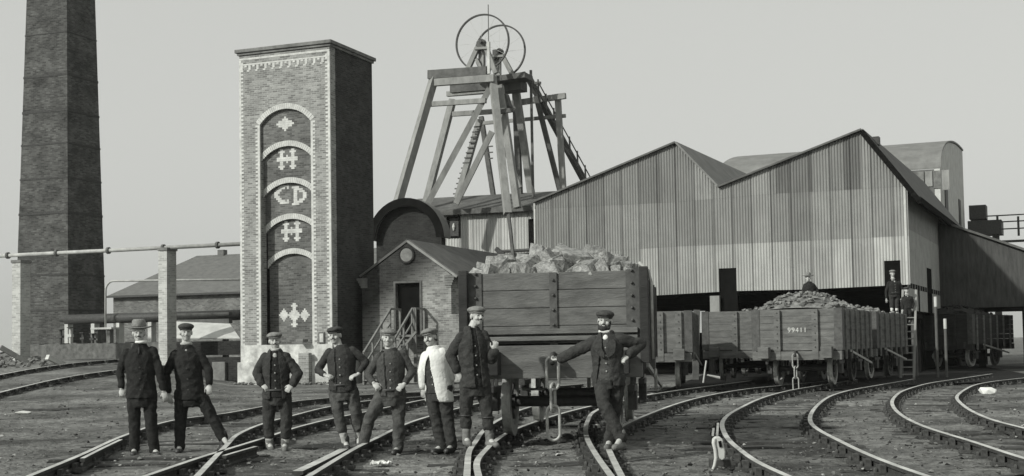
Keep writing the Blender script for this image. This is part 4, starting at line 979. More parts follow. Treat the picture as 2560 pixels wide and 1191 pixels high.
def wagon(loc, yaw, label, Lw, Wd, zt, ze, zb, npl, mt, post=(-.52, .52), corner='strap', group='coal wagons', straps=True, near=False, sides='posts', rollx=0):
    """local x across, y back along the track, z up from the rail; end face at y=0. zt top, ze bottom of the boards, zb bottom of the headstock"""
    t = empty('coal_wagon', loc, yaw); tag(t, label, 'wagon', group); hw = Wd/2
    def planks(name, p0, dr, ln, out_):
        m = MB(); H = (zt-ze)/npl; rg = random.Random(hash((name, round(ln, 2), round(out_[0]+2*out_[1], 2))) % 999)
        for i in range(npl):
            z0, z1 = ze+H*i+.0035, ze+H*(i+1)-.0035; e = rg.uniform(0, .006)
            if dr == 'x': m.box((p0[0], p0[1]-e, z0), (p0[0]+ln, p0[1]+.06, z1))
            else: m.box((p0[0]-(.06 if out_[0] > 0 else e), p0[1], z0), (p0[0]+(e if out_[0] > 0 else .06), p0[1]+ln, z1))
        return m.build(name, M[mt], t, bevel=.006 if near else 0)
    planks('end', (-hw+.07, 0), 'x', Wd-.14, (0, -1)); planks('end', (-hw+.07, Lw-.06), 'x', Wd-.14, (0, 1))
    planks('side', (hw, 0.0), 'y', Lw, (1, 0)); planks('side', (-hw, .0), 'y', Lw, (-1, 0))
    m = MB(); m.box((-hw+.07, .07, ze-.06), (hw-.07, Lw-.07, ze+.02)); m.build('floor', M['wagon3'], t)
    for y0 in (-.02, Lw-.12):
        m = MB(); m.box((-hw, y0-.06, zb), (hw, y0+.18, ze-.02)); m.build('headstock', M[mt], t, bevel=.01 if near else 0)
    for x in (-.78, .78):
        m = MB(); m.box((x-.06, .16, zb+.02), (x+.06, Lw-.16, ze-.07)); m.build('sole_bar', M['wagon3'], t)
    for px in post:
        m = MB(); m.box((px-.085, -.10, zb+.02), (px+.085, -.008, zt-.02))
        for i in range(npl): m.cap_((px, -.11, ze+(i+.5)*(zt-ze)/npl), .018, (px, -.12, ze+(i+.5)*(zt-ze)/npl), .018, 6)
        m.build('end_post', M[mt], t, bevel=.008 if near else 0)
    for s in (-1, 1):
        m = MB(); a, b = sorted((s*(hw+.008), s*(hw-.20))); m.box((a, -.022, ze), (b, -.009, zt+.01)); a, b = sorted((s*(hw+.022), s*(hw+.009))); m.box((a, -.022, ze), (b, .30, zt+.01)); m.build('corner_plate', M['strap'], t)
    nst = 6 if sides == 'posts' else 4
    for s in (-1, 1):
        for i in range(nst):
            y = .5 + (Lw-1.0)*i/(nst-1); m = MB(); a, b = sorted((s*(hw+.05), s*(hw+.008))); m.box((a, y-.06, ze-.25), (b, y+.06, zt-.03)); m.build('side_post', M['strap' if near else 'wagon2'], t)
    for y in (1.05, Lw-1.05):
        m = MB(); m.tube([(-.72, y, .46), (.72, y, .46)], .075, 12); m.build('axle', M['iron'], t)
        for s in (-1, 1):
            m = MB(); wheel(m, (s*.75, y, .46), .46, s); o = m.build('wheel', M['ironlite' if near or y < 2 else 'strap'], t);  # rear wheels of far wagons coloured darker for the shade beneath
            m = MB(); nsp = 8
            for i in range(nsp):
                a = 2*pi*i/nsp; m.beam((s*.75, y+.08*cos(a), .46+.08*sin(a)), (s*.75, y+.35*cos(a), .46+.35*sin(a)), .04, .07)
            m.tube([(s*.68, y, .46), (s*.82, y, .46)], .11, 12); m.build('spokes', M['iron'], o)
            m = MB(); m.box((s*.98-.06, y-.14, .33), (s*.98+.06, y+.14, .60)); m.box((s*.98-.02, y-.22, .55), (s*.98+.02, y-.15, ze-.05)); m.box((s*.98-.02, y+.15, .55), (s*.98+.02, y+.22, ze-.05)); m.box((s*.98-.05, y-.42, .60), (s*.98+.05, y+.42, .68)); m.build('axle_box', M['iron'], t)
    for s in (-1, 1):
        x = s*.86; m = MB(); m.box((x-.15, -.38, zb+.05), (x+.15, -.085, zb+.36)); m.build('buffer', M[mt if not near else 'wagon3'], t, bevel=.01)
    m = MB(); m.beam((hw+.02, 1.2, .95), (hw+.12, Lw-1.0, .55), .04, .06); m.build('brake_lever', M['ironlite'], t)
    return t
def coupling(t, z, ax=(1, 0, 0), big=1.0):
    m = MB(); m.tube([(0, -.07, z), (0, -.22, z), (0, -.30, z-.03), (0, -.32, z-.09), (0, -.26, z-.12)], .032*big, 8); m.build('coupling_hook', M['iron'], t, smooth=True)
    zz = z-.05; l = [(.40, .15, (1, 0, 0)), (.34, .14, (.25, 1, 0)), (.42, .155, (1, .1, 0))]
    for h, wd, a in l:
        m = MB(); link_mb(m, (0, -.27, zz-h/2), h*big, wd*big, .019*big, V(a).normalized()); m.build('coupling_link', M['ironlite'], t, smooth=True); zz -= h-.05
def num_text(t, txt, x, y, z, size):
    cu = bpy.data.curves.new('tmp', 'FONT'); cu.body = txt; cu.size = size; cu.align_x = 'CENTER'; cu.extrude = .001; cu.space_character = 1.15
    o = bpy.data.objects.new('tmp', cu); COL.objects.link(o); dg = bpy.context.evaluated_depsgraph_get(); dg.update()
    me = bpy.data.meshes.new_from_object(o.evaluated_get(dg)); bpy.data.objects.remove(o); me.materials.clear(); me.materials.append(M['wornpaint'])
    r = bpy.data.objects.new('painted_number', me); COL.objects.link(r); r.parent = t; r.location = (x, y, z); r.rotation_euler = (pi/2, 0, 0); return r
def block_mesh():
    bm = bmesh.new()
    for sx in (-1, 1):
        for sy in (-1, 1):
            for sz in (-1, 1):
                c = V((sx*rng.uniform(.6, 1), sy*rng.uniform(.5, .95), sz*rng.uniform(.45, .85)))
                for _ in range(2): bm.verts.new(c*rng.uniform(.86, 1.0) + V((rng.uniform(-.16, .16), rng.uniform(-.16, .16), rng.uniform(-.16, .16))))
    bmesh.ops.convex_hull(bm, input=bm.verts); bmesh.ops.delete(bm, geom=[v for v in bm.verts if not v.link_faces], context='VERTS')
    bm.verts.index_update(); vs = [tuple(v.co) for v in bm.verts]; fs = [tuple(v.index for v in f.verts) for f in bm.faces]; bm.free(); return vs, fs
lumps = []
for i in range(10):
    vs, fs = block_mesh(); m = MB(); m.add(vs, fs); lumps.append(m.mesh('coal_lump', M['coal']))
# near wagon
d_ = 17.9; pc = onz(1390, 1098, RZ); YAW = -radians(8.0)
near = wagon((pc.x, pc.y, RZ), YAW, 'big coal wagon with dark boarded end heaped with lump coal, nearest the camera', 5.4, 2.34, 2.23, 1.27, .81, 4, 'wagon', post=(), near=True)
T_ = near
hw = 1.17
m = MB(); m.box((-.05, -.03, 1.02), (.05, -.009, 2.22))
for i in range(6): m.cap_((-.0, -.035, 1.12+.2*i), .02, (0, -.045, 1.12+.2*i), .02, 6)
m.build('centre_strap', M['strap'], T_)
for s in (-1, 1):
    m = MB(); a, b = sorted((s*(hw+.10), s*(hw-.02))); m.box((a, -.13, 1.0), (b, .0, 2.27)); m.build('corner_post', M['wagon3'], T_, bevel=.01)
    for i in range(6): m = MB(); m.cap_((s*(hw-.12), -.026, 1.40+.165*i), .02, (s*(hw-.12), -.04, 1.40+.165*i), .02, 6); m.build('bolt', M['strap'], T_)
m = MB(); m.box((-hw+.05, -.12, 1.31), (hw-.05, -.045, 1.37)); m.build('end_rail', M['wagon2'], T_, bevel=.008)
m = MB(); m.box((-hw+.05, -.09, 1.40), (hw-.05, -.02, 1.47)); m.build('end_rail', M['wagon'], T_, bevel=.008)
m = MB(); m.tube([(hw+.14, -.05, 1.05), (hw+.14, -.05, 2.05), (hw+.10, .0, 2.22), (hw-.02, .05, 2.33)], .022, 8); m.build('end_stanchion', M['ironlite'], T_, smooth=True)
m = MB(); m.tube([(hw+.16, .35, .62), (hw+.16, .32, .86), (hw+.16, .22, .90), (hw+.16, .2, .80)], .022, 8); m.build('brake_handle', M['ironlite'], T_, smooth=True)
coupling(T_, 1.13, big=1.08)
for x, z0, z1 in ((-.72, .60, .95), (-.42, .62, .95), (.33, .62, .95)):
    m = MB(); m.beam((x, 1.5, z0), (x, 1.5, z1), .05); m.build('brake_hanger', M['ironlite'], T_)
m = MB(); m.tube([(-.62, 1.35, .66), (-.62, 1.35, .62), (-.30, 1.35, .62), (-.30, 1.35, .80)], .02, 8); m.build('brake_shoe', M['ironlite'], T_)
# its load: a dark bed and separate big lumps
m = MB(); nx_, ny_ = 16, 26
def heap(x, y, top, hw, Lw): return max(0, top*(1-(abs(x)/hw)**2.6))*min(1, (y/.55))*min(1, (Lw-y)/.55)
vs = [(-1.09+2.18*i/nx_, .08+5.2*j/ny_, 2.08+heap(-1.09+2.18*i/nx_, .08+5.2*j/ny_, .24, 1.12, 5.4)+.03*noise.noise(V((i*.9, j*.9, 1)))) for j in range(ny_+1) for i in range(nx_+1)]
m.add(vs, [(j*(nx_+1)+i, j*(nx_+1)+i+1, (j+1)*(nx_+1)+i+1, (j+1)*(nx_+1)+i) for j in range(ny_) for i in range(nx_)])
o = m.build('coal_bed', M['coal2']); o.parent = None; o.matrix_world = Matrix.Translation(T_.location) @ Matrix.Rotation(YAW, 4, 'Z'); tag(o, kind='stuff')
rng = random.Random(8); Rz = Matrix.Rotation(YAW, 4, 'Z')
spots = [(-1.02+2.04*i/11+rng.uniform(-.04, .04), .20+rng.uniform(-.05, .06), 0) for i in range(12)]
spots += [(-.95+1.9*i/10+rng.uniform(-.06, .06), .42+rng.uniform(-.06, .06), .10) for i in range(11)] + [(-.85+1.7*i/9+rng.uniform(-.06, .06), .72+rng.uniform(-.1, .1), .16) for i in range(10)] + [(-.75+1.5*i/7+rng.uniform(-.08, .08), 1.1+rng.uniform(-.1, .1), .2) for i in range(8)]
spots += [(rng.uniform(-1, 1), rng.uniform(1.3, 5.1), .1) for i in range(60)] + [(rng.uniform(-1, 1), rng.uniform(.12, .9), .16) for i in range(22)]
for i, (x, y, dz) in enumerate(spots):
    s = rng.choice((.09, .11, .13, .15, .19)) if i < 41 else rng.choice((.06, .08, .10, .13)); z = 2.12 + heap(x, y, .20, 1.2, 5.4) + dz*.40 + s*.3 + .02
    o = bpy.data.objects.new('coal_lump', lumps[rng.randrange(10)]); COL.objects.link(o); o.location = T_.location + Rz @ V((x, y, z)); o.rotation_euler = (rng.uniform(-.5, .5), rng.uniform(-.5, .5), rng.random()*6.28)
    o.scale = (s*rng.uniform(.95, 1.45), s*rng.uniform(.8, 1.1), s*rng.uniform(.85, 1.1))
    tag(o, 'pale angular coal lump heaped on the near wagon', 'coal lump', 'coal lumps on the near wagon')
# far wagons
def load(t, name, top, Wd, Lw, zt, n, seed, mt='coal2', sz=(.06, .16)):
    rg = random.Random(seed); m = MB(); hw = Wd/2-.06; nx_, ny_ = 14, 24; 
    hp = lambda x, y: top*max(0, 1-(abs(x)/hw)**2.6)*ss(-.3, .8, y)*ss(-.2, 3.5, Lw-y)
    vs = [(-hw+2*hw*i/nx_, .05+(Lw-.1)*j/ny_, zt-.08+hp(-hw+2*hw*i/nx_, .05+(Lw-.1)*j/ny_)) for j in range(ny_+1) for i in range(nx_+1)]
    m.add(vs, [(j*(nx_+1)+i, j*(nx_+1)+i+1, (j+1)*(nx_+1)+i+1, (j+1)*(nx_+1)+i) for j in range(ny_) for i in range(nx_)])
    for i in range(n):
        x, y = rg.uniform(-hw, hw), (Lw-.2)*rg.random()**1.3+.1; r = rg.uniform(*sz); k = kinds[rg.randrange(10)]; a = rg.random()*6.28; z = zt-.08+hp(x, y)+r*.4
        m.add([(x+r*(v[0]*cos(a)-v[1]*sin(a)), y+r*(v[0]*sin(a)+v[1]*cos(a)), z+r*v[2]) for v in k[0]], k[1])
    o = m.build(name, M[mt]); o.location = t.location; o.rotation_euler = t.rotation_euler; tag(o, kind='stuff'); return o
pc = onz(1995, 966, RZ)
wn_ = wagon((pc.x, pc.y, RZ), -radians(24), 'weathered coal wagon numbered on its end, heaped with coal in front of the shed', 5.2, 2.45, 2.12, .98, .72, 6, 'wagon2', sides='posts')
num_text(wn_, '99411', .02, -.014, 1.48, .19); coupling(wn_, .95)
load(wn_, 'coal_heap', .50, 2.45, 5.2, 2.12, 330, 31)
Fq = lambda t, y: t.location + Matrix.Rotation(t.rotation_euler.z, 4, 'Z') @ V((0, y, 0))
q = Fq(wn_, 6.1); w2 = wagon(q, -radians(27), 'dark coal wagon coupled behind the numbered wagon, beside the ladder', 5.2, 2.45, 2.12, .98, .72, 6, 'wagon2'); load(w2, 'coal_heap', .25, 2.45, 5.2, 2.12, 120, 32)
pc = onz(1858, 953, RZ); w3 = wagon((pc.x, pc.y, RZ), -radians(16), 'pale empty coal wagon left of the numbered wagon', 5.0, 2.5, 2.22, .98, .72, 6, 'wagon2', post=(-.22, .95))
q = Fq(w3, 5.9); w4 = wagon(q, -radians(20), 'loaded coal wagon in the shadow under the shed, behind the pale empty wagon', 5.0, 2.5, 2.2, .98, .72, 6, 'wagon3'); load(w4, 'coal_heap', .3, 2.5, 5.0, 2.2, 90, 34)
pc = onz(1622, 972, RZ); w5 = wagon((pc.x, pc.y, RZ), -radians(10), 'weathered coal wagon half hidden behind the right side of the near wagon', 5.0, 2.4, 2.12, .98, .72, 6, 'wagon2', post=(.35, .85))
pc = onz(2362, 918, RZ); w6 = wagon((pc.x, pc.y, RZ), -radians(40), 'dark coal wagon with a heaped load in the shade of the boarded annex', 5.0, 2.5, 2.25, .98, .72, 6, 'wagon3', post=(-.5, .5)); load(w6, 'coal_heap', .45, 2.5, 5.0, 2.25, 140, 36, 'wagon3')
pc = onz(2660, 914, RZ); w7 = wagon((pc.x, pc.y, RZ), -radians(24), 'weathered wagon at the right edge beyond the dark loaded wagon', 5.0, 2.5, 2.2, .98, .72, 6, 'wagon2', post=(-.9, -.4, .4))
# ladder and staging under the shed doorway
dL = 47.5
t = empty('ladder', ong(2270, 955)); tag(t, 'tall wooden ladder leaning up to the staging below the shed doorway', 'ladder')
def lq(px, py, d): return at(px, py, d) - t.location
zb_ = t.location.y
a0, a1 = onz(2252, 955, 0)-t.location, None
for px0, px1 in ((2252, 2257), (2285, 2290)):
    b0 = at(px1, 726, dL); g0 = onz(px0, 948, 0); g0 = at(px0, 948, dL-1.5); g0.z = 0
    m = MB(); m.beam(g0-t.location, b0-t.location, .075, .09); m.build('stile', M['timber'], t)
gA, gB = at(2252, 948, dL-1.5), at(2285, 948, dL-1.5); gA.z = gB.z = 0; hA, hB = at(2257, 726, dL), at(2290, 726, dL)
for i in range(12):
    f_ = (i+.6)/12.6; m = MB(); m.tube([gA.lerp(hA, f_)-t.location, gB.lerp(hB, f_)-t.location], .025, 6); m.build('rung', M['timber'], t)
STG = Fr.px(2232, 786, dL+.6, -24)
t = STG.empty('staging', 'narrow black timber staging with posts below the shed doorway', 'staging')
a = STG.front(2205, 787); b = STG.front(2292, 787)
m = MB(); m.box((a[0], -.3, a[1]-.16), (b[0], 1.4, a[1])); m.build('deck', M['black'], t)
for u in (a[0]+.1, b[0]-.1, (a[0]+b[0])/2):
    m = MB(); m.box((u-.09, -.2, -.1), (u+.09, -.02, a[1]-.161)); m.build('post', M['timberdark'], t)
# posts, rods with pale ends right of the ladder
PR = Fr.px(2330, 900, 46, -24)
for px, y0, lb in ((2338, 735, 'thin dark post with a pale top right of the ladder, the taller one'), (2362, 790, 'thin dark post with a pale top right of the ladder, the shorter one')):
    a = PR.front(px, y0); t = empty('signal_post', PR.W(a[0], 0, 0)); tag(t, lb, 'post')
    m = MB(); m.tube([(0, 0, -.1), (0, 0, a[1]-.45)], .05, 8); m.build('shaft', M['timberdark'], t); m = MB(); m.tube([(0, 0, a[1]-.45), (0, 0, a[1]-.1)], .055, 8); m.build('pale_top', M['pale'], t)
# slender uprights by the pale empty wagon
p = onz(1758, 960, 0); t = empty('gate_post', p); tag(t, 'thin pale leaning pole at the left wheel of the pale empty wagon', 'pole')
q = at(1766, 902, p.y); m = MB(); m.tube([(0, 0, 0), q-p], .03, 8); m.build('pole', M['pale'], t)
m = MB(); q2 = at(1800, 945, p.y-.1); m.tube([q2-p, at(1768, 938, p.y-.1)-p], [.05, .025], 8); m.build('pale_bar', M['pale'], t)
t = empty('timber_prop', onz(1738, 952, 0)); tag(t, 'dark upright prop under the shed just left of the pale empty wagon', 'prop')
m = MB(); q = at(1742, 775, t.location.y); m.beam((0, 0, -.1), q-t.location, .22); m.build('shaft', M['timberdark'], t)
# dark sheet painting the shade on the ground below the shed and wagons
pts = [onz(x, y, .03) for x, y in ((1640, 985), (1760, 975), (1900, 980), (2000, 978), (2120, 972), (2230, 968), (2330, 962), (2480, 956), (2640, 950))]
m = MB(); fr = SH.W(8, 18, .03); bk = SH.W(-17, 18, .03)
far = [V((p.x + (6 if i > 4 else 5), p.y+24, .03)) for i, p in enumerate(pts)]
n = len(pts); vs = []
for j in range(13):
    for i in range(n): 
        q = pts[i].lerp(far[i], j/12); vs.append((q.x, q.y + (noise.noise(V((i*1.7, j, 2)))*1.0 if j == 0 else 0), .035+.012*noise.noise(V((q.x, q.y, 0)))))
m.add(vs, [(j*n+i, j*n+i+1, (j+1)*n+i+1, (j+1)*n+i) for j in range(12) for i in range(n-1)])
o = m.build('painted_shade_ground', M['shade_ground']); tag(o, kind='structure')

# ------------------------------------------------------------------ people
def wrinkle(me, amp, fr=(13, 13, 24), seed=0):
    n = len(me.vertices); co = [0.0]*(n*3); me.vertices.foreach_get('co', co); no = [0.0]*(n*3); me.vertices.foreach_get('normal', no)
    for i in range(n):
        x, y, z = co[3*i:3*i+3]; p = V((x*fr[0]+seed, y*fr[1], z*fr[2]))
        q = 1.0-2.6*abs(noise.noise(V((x*9+z*4+seed, y*9, z*9-x*5)))) + .45*noise.noise(p*1.6+V((5, 2, 9))) + .6*noise.noise(V((x*5+seed, y*5, z*4)))
        q *= amp
        for k in range(3): co[3*i+k] += no[3*i+k]*q
    me.vertices.foreach_set('co', co); me.update()
def ring_band(m, c, A, B, r, n=28, el=1.0):
    pts = [c + A*cos(2*pi*i/n) + B*sin(2*pi*i/n) for i in range(n+2)]; m.tube(pts, r, 8, cap=False)
PCOUNT = 0
def person(label, J, fy, zfoot, yaw=0, head_yaw=None, tilt=0, cap='flat', capm='capdark', coat='suit', coat_open=None, hem=-.30, trous='suit', troush=1.0, sock=None, boot='boot',
           shirt=None, vest='suit2', mous='hair', beard=False, hat=False, belt=True, straps=False, group=None, sleeve=True, hs=1.0, lapel=False, collar=False, tie=False, coatm2=None, vox=1.0, d=None):
    global PCOUNT; PCOUNT += 1; seed = PCOUNT*7.3
    ax = sum(J[k][0] for k in ('anL', 'anR'))/2
    if d is None: d = onz(ax, fy, zfoot).y
    s = FPX/d
    yr = radians(yaw); lat = V((cos(yr), sin(yr), 0)); fw = V((sin(yr), -cos(yr), 0)); up = V((0, 0, 1))
    hy = radians(yaw if head_yaw is None else head_yaw)
    base = V((at(ax, fy, d).x, d, zfoot))
    mx_ = (J['shL'][0]+J['shR'][0])/2; hx_ = (J['hipL'][0]+J['hipR'][0])/2
    P = {}
    for k, q in J.items():
        if not isinstance(q, tuple): continue
        dy = q[2] if len(q) > 2 else 0
        if k[:2] == 'sh': dy += (q[0]-mx_)/s*math.tan(yr)
        if k[:3] == 'hip': dy += (q[0]-hx_)/s*math.tan(yr)
        P[k] = at(q[0], q[1], d+dy) - base
    hipc = (P['hipL']+P['hipR'])/2; shc = (P['shL']+P['shR'])/2; sp = shc-hipc
    ws = (P['shR']-P['shL']).length/.40; ws = max(.85, min(1.25, ws))
    hl = (P['hipR']-P['hipL']); slat = (P['shR']-P['shL']).normalized()
    def spine(t): return hipc + sp*t
    if sp.length < .1: sp = V((0, 0, .5))
    def torso(m, g, t0, t1=1.1, prof=None):
        pr = prof or [(-.45, .195, .145), (-.2, .19, .14), (0, .185, .132), (.3, .172, .122), (.55, .18, .125), (.78, .192, .122), (.90, .172, .108), (.98, .135, .092), (1.06, .092, .078), (1.14, .064, .068)]
        rings = []; ts = sorted(set([t0] + [a for a, _, _ in pr if t0 < a < t1] + [t1]))
        for t in ts:
            a = interp([(x, y) for x, y, _ in pr], t); b = interp([(x, z) for x, _, z in pr], t)
            l_ = lat.lerp(slat, max(0, min(1, t))).normalized(); f_ = l_.cross(V((0, 0, 1))).normalized()
            if f_.dot(fw) < 0: f_ = -f_
            rings.append((spine(t), l_*(a*ws+g), f_*(b+g)))
        m.loft(rings, 26)
    fd = V((sin(hy), -cos(hy), 0)); hlat = V((cos(hy), sin(hy), 0)); tr = radians(tilt)
    hup = (up*cos(tr) + hlat*sin(tr)).normalized(); hlat = (hlat - hup*hlat.dot(hup)).normalized(); fd = (fd - up*.10).normalized(); fd = (fd - hup*fd.dot(hup)).normalized()
    hc = P['head']; h_ = hs
    def hp(x, y, z): return hc + hlat*x*h_ + fd*y*h_ + hup*z*h_     # head coordinates: side, forward, up
    # --- body: one continuous skin
    m = MB()
    def E(c, a, b, e): m.ell(hp(*c), hlat*a*h_, fd*b*h_, hup*e*h_, 16)
    E((0, -.015, .03), .078, .098, .095); E((0, .02, -.045), .062, .072, .075); E((0, .052, -.085), .036, .036, .03); E((0, .068, .035), .058, .026, .020)
    for sg in (-1, 1):
        E((sg*.04, .058, -.03), .026, .03, .026); E((sg*.079, -.01, -.005), .012, .022, .034); E((sg*.030, .074, .012), .014, .014, .010)
    m.cap_(hp(0, .088, .018), .011*h_, hp(0, .105, -.022), .016*h_, 8); E((0, .085, -.056), .026, .014, .008); E((0, .083, -.068), .022, .014, .008)
    m.cap_(P['neck'] - up*.02, .062, hp(0, -.025, -.05), .056, 14)
    torso(m, -.035, -.12, 1.12)
    tips = {}
    for sd in 'LR':
        sh, el, wr, ha = P['sh'+sd], P['el'+sd], P['wr'+sd], P['ha'+sd]
        m.cap_(sh.lerp(shc, .1)-up*.03, .048, el, .042); m.cap_(el, .042, wr, .028)
        hd = (ha-wr).normalized(); 
        pn = hd.cross(lat); pn = pn.normalized() if pn.length > .2 else fw
        if pn.dot(fw) < 0: pn = -pn
        sdv = hd.cross(pn).normalized(); tb_ = sdv if (sdv.dot(lat) > 0) == (sd == 'L') else -sdv
        pc_ = wr + hd*.055; m.ell(pc_, sdv*.042, pn*.019, hd*.058, 12)
        curl = J.get('curl'+sd, .7)
        for fi, (o_, ln) in enumerate(((-.030, .062), (-.010, .074), (.011, .070), (.031, .055))):
            k0 = wr + hd*.095 + sdv*o_*(1 if tb_.dot(sdv) < 0 else -1); c1 = curl*(.75+.12*fi)
            d1 = (hd*cos(c1*.6) + (-pn if J.get('palm'+sd, 1) > 0 else pn)*sin(c1*.6)); d2 = (hd*cos(c1*1.7) + (-pn if J.get('palm'+sd, 1) > 0 else pn)*sin(c1*1.7))
            k1 = k0 + d1*ln*.5; k2 = k1 + d2*ln*.5; m.cap_(k0, .0095, k1, .009, 7); m.cap_(k1, .009, k2, .0075, 7)
        b0 = wr + hd*.035 + tb_*.032; b1 = b0 + (hd*.6+tb_*.55-pn*.3).normalized()*.042; b2 = b1 + (hd*.9+tb_*.05-pn*.35).normalized()*.034
        m.cap_(b0, .013, b1, .011, 8); m.cap_(b1, .0105, b2, .0085, 8)
    for sd in 'LR':
        hi, kn, an, to = P['hip'+sd], P['kn'+sd], P['an'+sd], P['to'+sd]
        m.cap_(hi, .085, kn, .055); m.cap_(kn, .055, an, .038); m.cap_(an, .038, to, .03)
    body = meshobj('person', remesh(m, .0065*vox, 1), M['skin']); body.location = base; tag(body, label, 'person', group)
    def part(name, m, mt, vox_=.012, wr=0, parent=body, sm=2, cut=None, thick=0):
        me = remesh(m, vox_, sm)
        if wr: wrinkle(me, wr, seed=seed)
        if cut:
            bm = bmesh.new(); bm.from_mesh(me); bmesh.ops.delete(bm, geom=[f for f in bm.faces if cut(f.calc_center_median())], context='FACES'); bm.to_mesh(me); bm.free()
        o = meshobj(name, me, M[mt], parent)
        if thick: so_ = o.modifiers.new('s', 'SOLIDIFY'); so_.thickness = thick; so_.offset = 1
        return o
    # --- eyes, moustache, hair
    for sg in (-1, 1):
        m = MB(); m.ell(hp(sg*.030, .079, .010), hlat*.012*h_, fd*.0085*h_, hup*.006*h_, 10); m.build('eye', M['hair'], body, smooth=True)
    if mous:
        m = MB()
        for sg in (-1, 1): m.cap_(hp(sg*.004, .096, -.043), .0085*h_, hp(sg*.030, .082, -.052), .006*h_, 8)
        m.build('moustache', M[mous], body, smooth=True)
    if beard:
        m = MB(); m.ell(hp(0, .052, -.088), hlat*.056*h_, fd*.055*h_, hup*.050*h_, 14)
        for sg in (-1, 1): m.cap_(hp(sg*.066, .01, -.01), .016, hp(sg*.05, .05, -.085), .026, 10)
        part('beard', m, mous or 'hair', .008, .003)
    m = MB(); m.ell(hp(0, -.030, .02), hlat*.084*h_, fd*.088*h_, hup*.085*h_, 16); m.ell(hp(0, -.055, -.02), hlat*.072*h_, fd*.055*h_, hup*.055*h_, 16); m.build('hair', M['hairgrey' if mous == 'hairgrey' else 'hair'], body, smooth=True)
    # --- head wear
    if hat:
        m = MB(); m.loft([(hp(0, -.01, .062), hlat*.093, fd*.112), (hp(0, -.01, .11), hlat*.096, fd*.115), (hp(0, -.01, .17), hlat*.088, fd*.105), (hp(0, -.01, .195), hlat*.07, fd*.085), (hp(0, -.01, .182), hlat*.03, fd*.06)], 22)
        o = m.build('hat', M['capgrey'], body, smooth=True)
        m = MB(); n = 28; vs = []; 
        for rr_, zz in ((.09, .066), (.195, .056), (.20, .066), (.09, .078)):
            for i in range(n):
                a = 2*pi*i/n; e = .030*abs(cos(a))**3 if rr_ > .1 else 0; vs.append(hp(cos(a)*rr_, -.01+sin(a)*(rr_ if rr_ < .1 else .158)*1.0, zz+e+.012))
        m.add(vs, [(k*n+i, k*n+(i+1) % n, ((k+1) % 4)*n+(i+1) % n, ((k+1) % 4)*n+i) for k in range(4) for i in range(n)]); m.build('brim', M['capgrey'], o, smooth=True)
        m = MB(); ring_band(m, hp(0, -.01, .085), hlat*.090, fd*.109, .010); m.build('hat_band', M['suit'], o, smooth=True)
    elif cap:
        m = MB(); m.ell(hp(0, -.012, .082), hlat*.112*h_, fd*.135*h_, hup*.048*h_, 22); m.ell(hp(0, -.015, .055), hlat*.090*h_, fd*.106*h_, hup*.055*h_, 20); m.ell(hp(0, .055, .078), hlat*.095*h_, fd*.07*h_, hup*.030*h_, 18)
        o = part('cap', m, capm, .009, .003)
        m = MB(); n = 16; a_ = [pi*i/n for i in range(n+1)]
        inn = [hp(.075*cos(a), .035+.055*sin(a), .052-.004*sin(a)) for a in a_]; ot = [hp(.080*cos(a), .040+.076*sin(a), .046-.010*sin(a)) for a in a_]
        th = hup*.010*h_
        vs = inn + ot + [p+th for p in inn] + [p+th for p in ot]; k = n+1
        fs = []
        for i in range(n): fs += [(i, i+1, k+i+1, k+i), (2*k+i, 3*k+i, 3*k+i+1, 2*k+i+1), (k+i, k+i+1, 3*k+i+1, 3*k+i), (i, 2*k+i, 2*k+i+1, i+1)]
        m.add(vs, fs); m.build('cap_peak', M[capm], o, smooth=True)
    # --- trousers
    m = MB(); torso(m, .004, -.30, .28, [(-.30, .15, .12), (-.12, .178, .135), (0, .178, .13), (.2, .168, .122), (.3, .166, .12)])
    for sd in 'LR':
        hi, kn, an = P['hip'+sd], P['kn'+sd], P['an'+sd]
        m.cap_(hi-up*.0, .104, kn, .075, 16); en = kn.lerp(an, troush)
        if troush > .9: m.cap_(kn, .075, en - up*.0, .069, 16)
        else: m.cap_(kn, .075, en, .072, 16)
    part('trousers', m, trous, .012*vox, .0085)
    if straps:
        for sd in 'LR':
            kn, an = P['kn'+sd], P['an'+sd]; c = kn.lerp(an, .16); m = MB(); ring_band(m, c, lat*.082, fw*.084, .010); m.build('knee_strap', M['boot'], body, smooth=True)
    if sock:
        for sd in 'LR':
            kn, an = P['kn'+sd], P['an'+sd]; m = MB(); m.cap_(kn.lerp(an, troush-.12), .058, an, .05, 14); part('sock', m, sock, .011, .004)
    for sd in 'LR':
        an, to = P['an'+sd], P['to'+sd]; dr = to-an; dr.z = 0
        dr = dr.normalized() if dr.length > .02 else fw
        zsole = min(0, to.z-.04) if J.get('lift'+sd) is None else J['lift'+sd]
        an0 = V((an.x, an.y, an.z)); q = an0 - up*(an.z-zsole-.05)
        m = MB(); m.cap_(an0+up*.06, .056, q, .052, 14); m.cap_(q-dr*.03, .048, q+dr*.17-up*.012, .041, 14); m.cap_(q-dr*.035-up*.018, .036, q+dr*.17-up*.022, .034, 12)
        part('boot', m, boot, .011)
    # --- waistcoat / shirt below the coat
    if coat_open or not coat:
        m = MB(); torso(m, .012, -.10, 1.13)
        if not coat:
            for sd in 'LR':
                m.cap_(P['sh'+sd].lerp(shc, .12)-up*.03, .064, P['el'+sd], .051, 14)
                if sleeve: m.cap_(P['el'+sd], .051, P['el'+sd].lerp(P['wr'+sd], .82), .042, 14)
        part('shirt' if not coat else 'waistcoat', m, vest, .012, .006)
        if not coat and coatm2:
            m = MB(); torso(m, .030, -.05, 1.04)
            part('waistcoat', m, coatm2, .012, .004, cut=lambda c: (c-spine((c-hipc).dot(sp)/sp.length_squared)).dot(fw) > .03 and abs((c-hipc).dot(lat)) < .06 + .03*max(0, (c-hipc).dot(sp)/sp.length_squared))
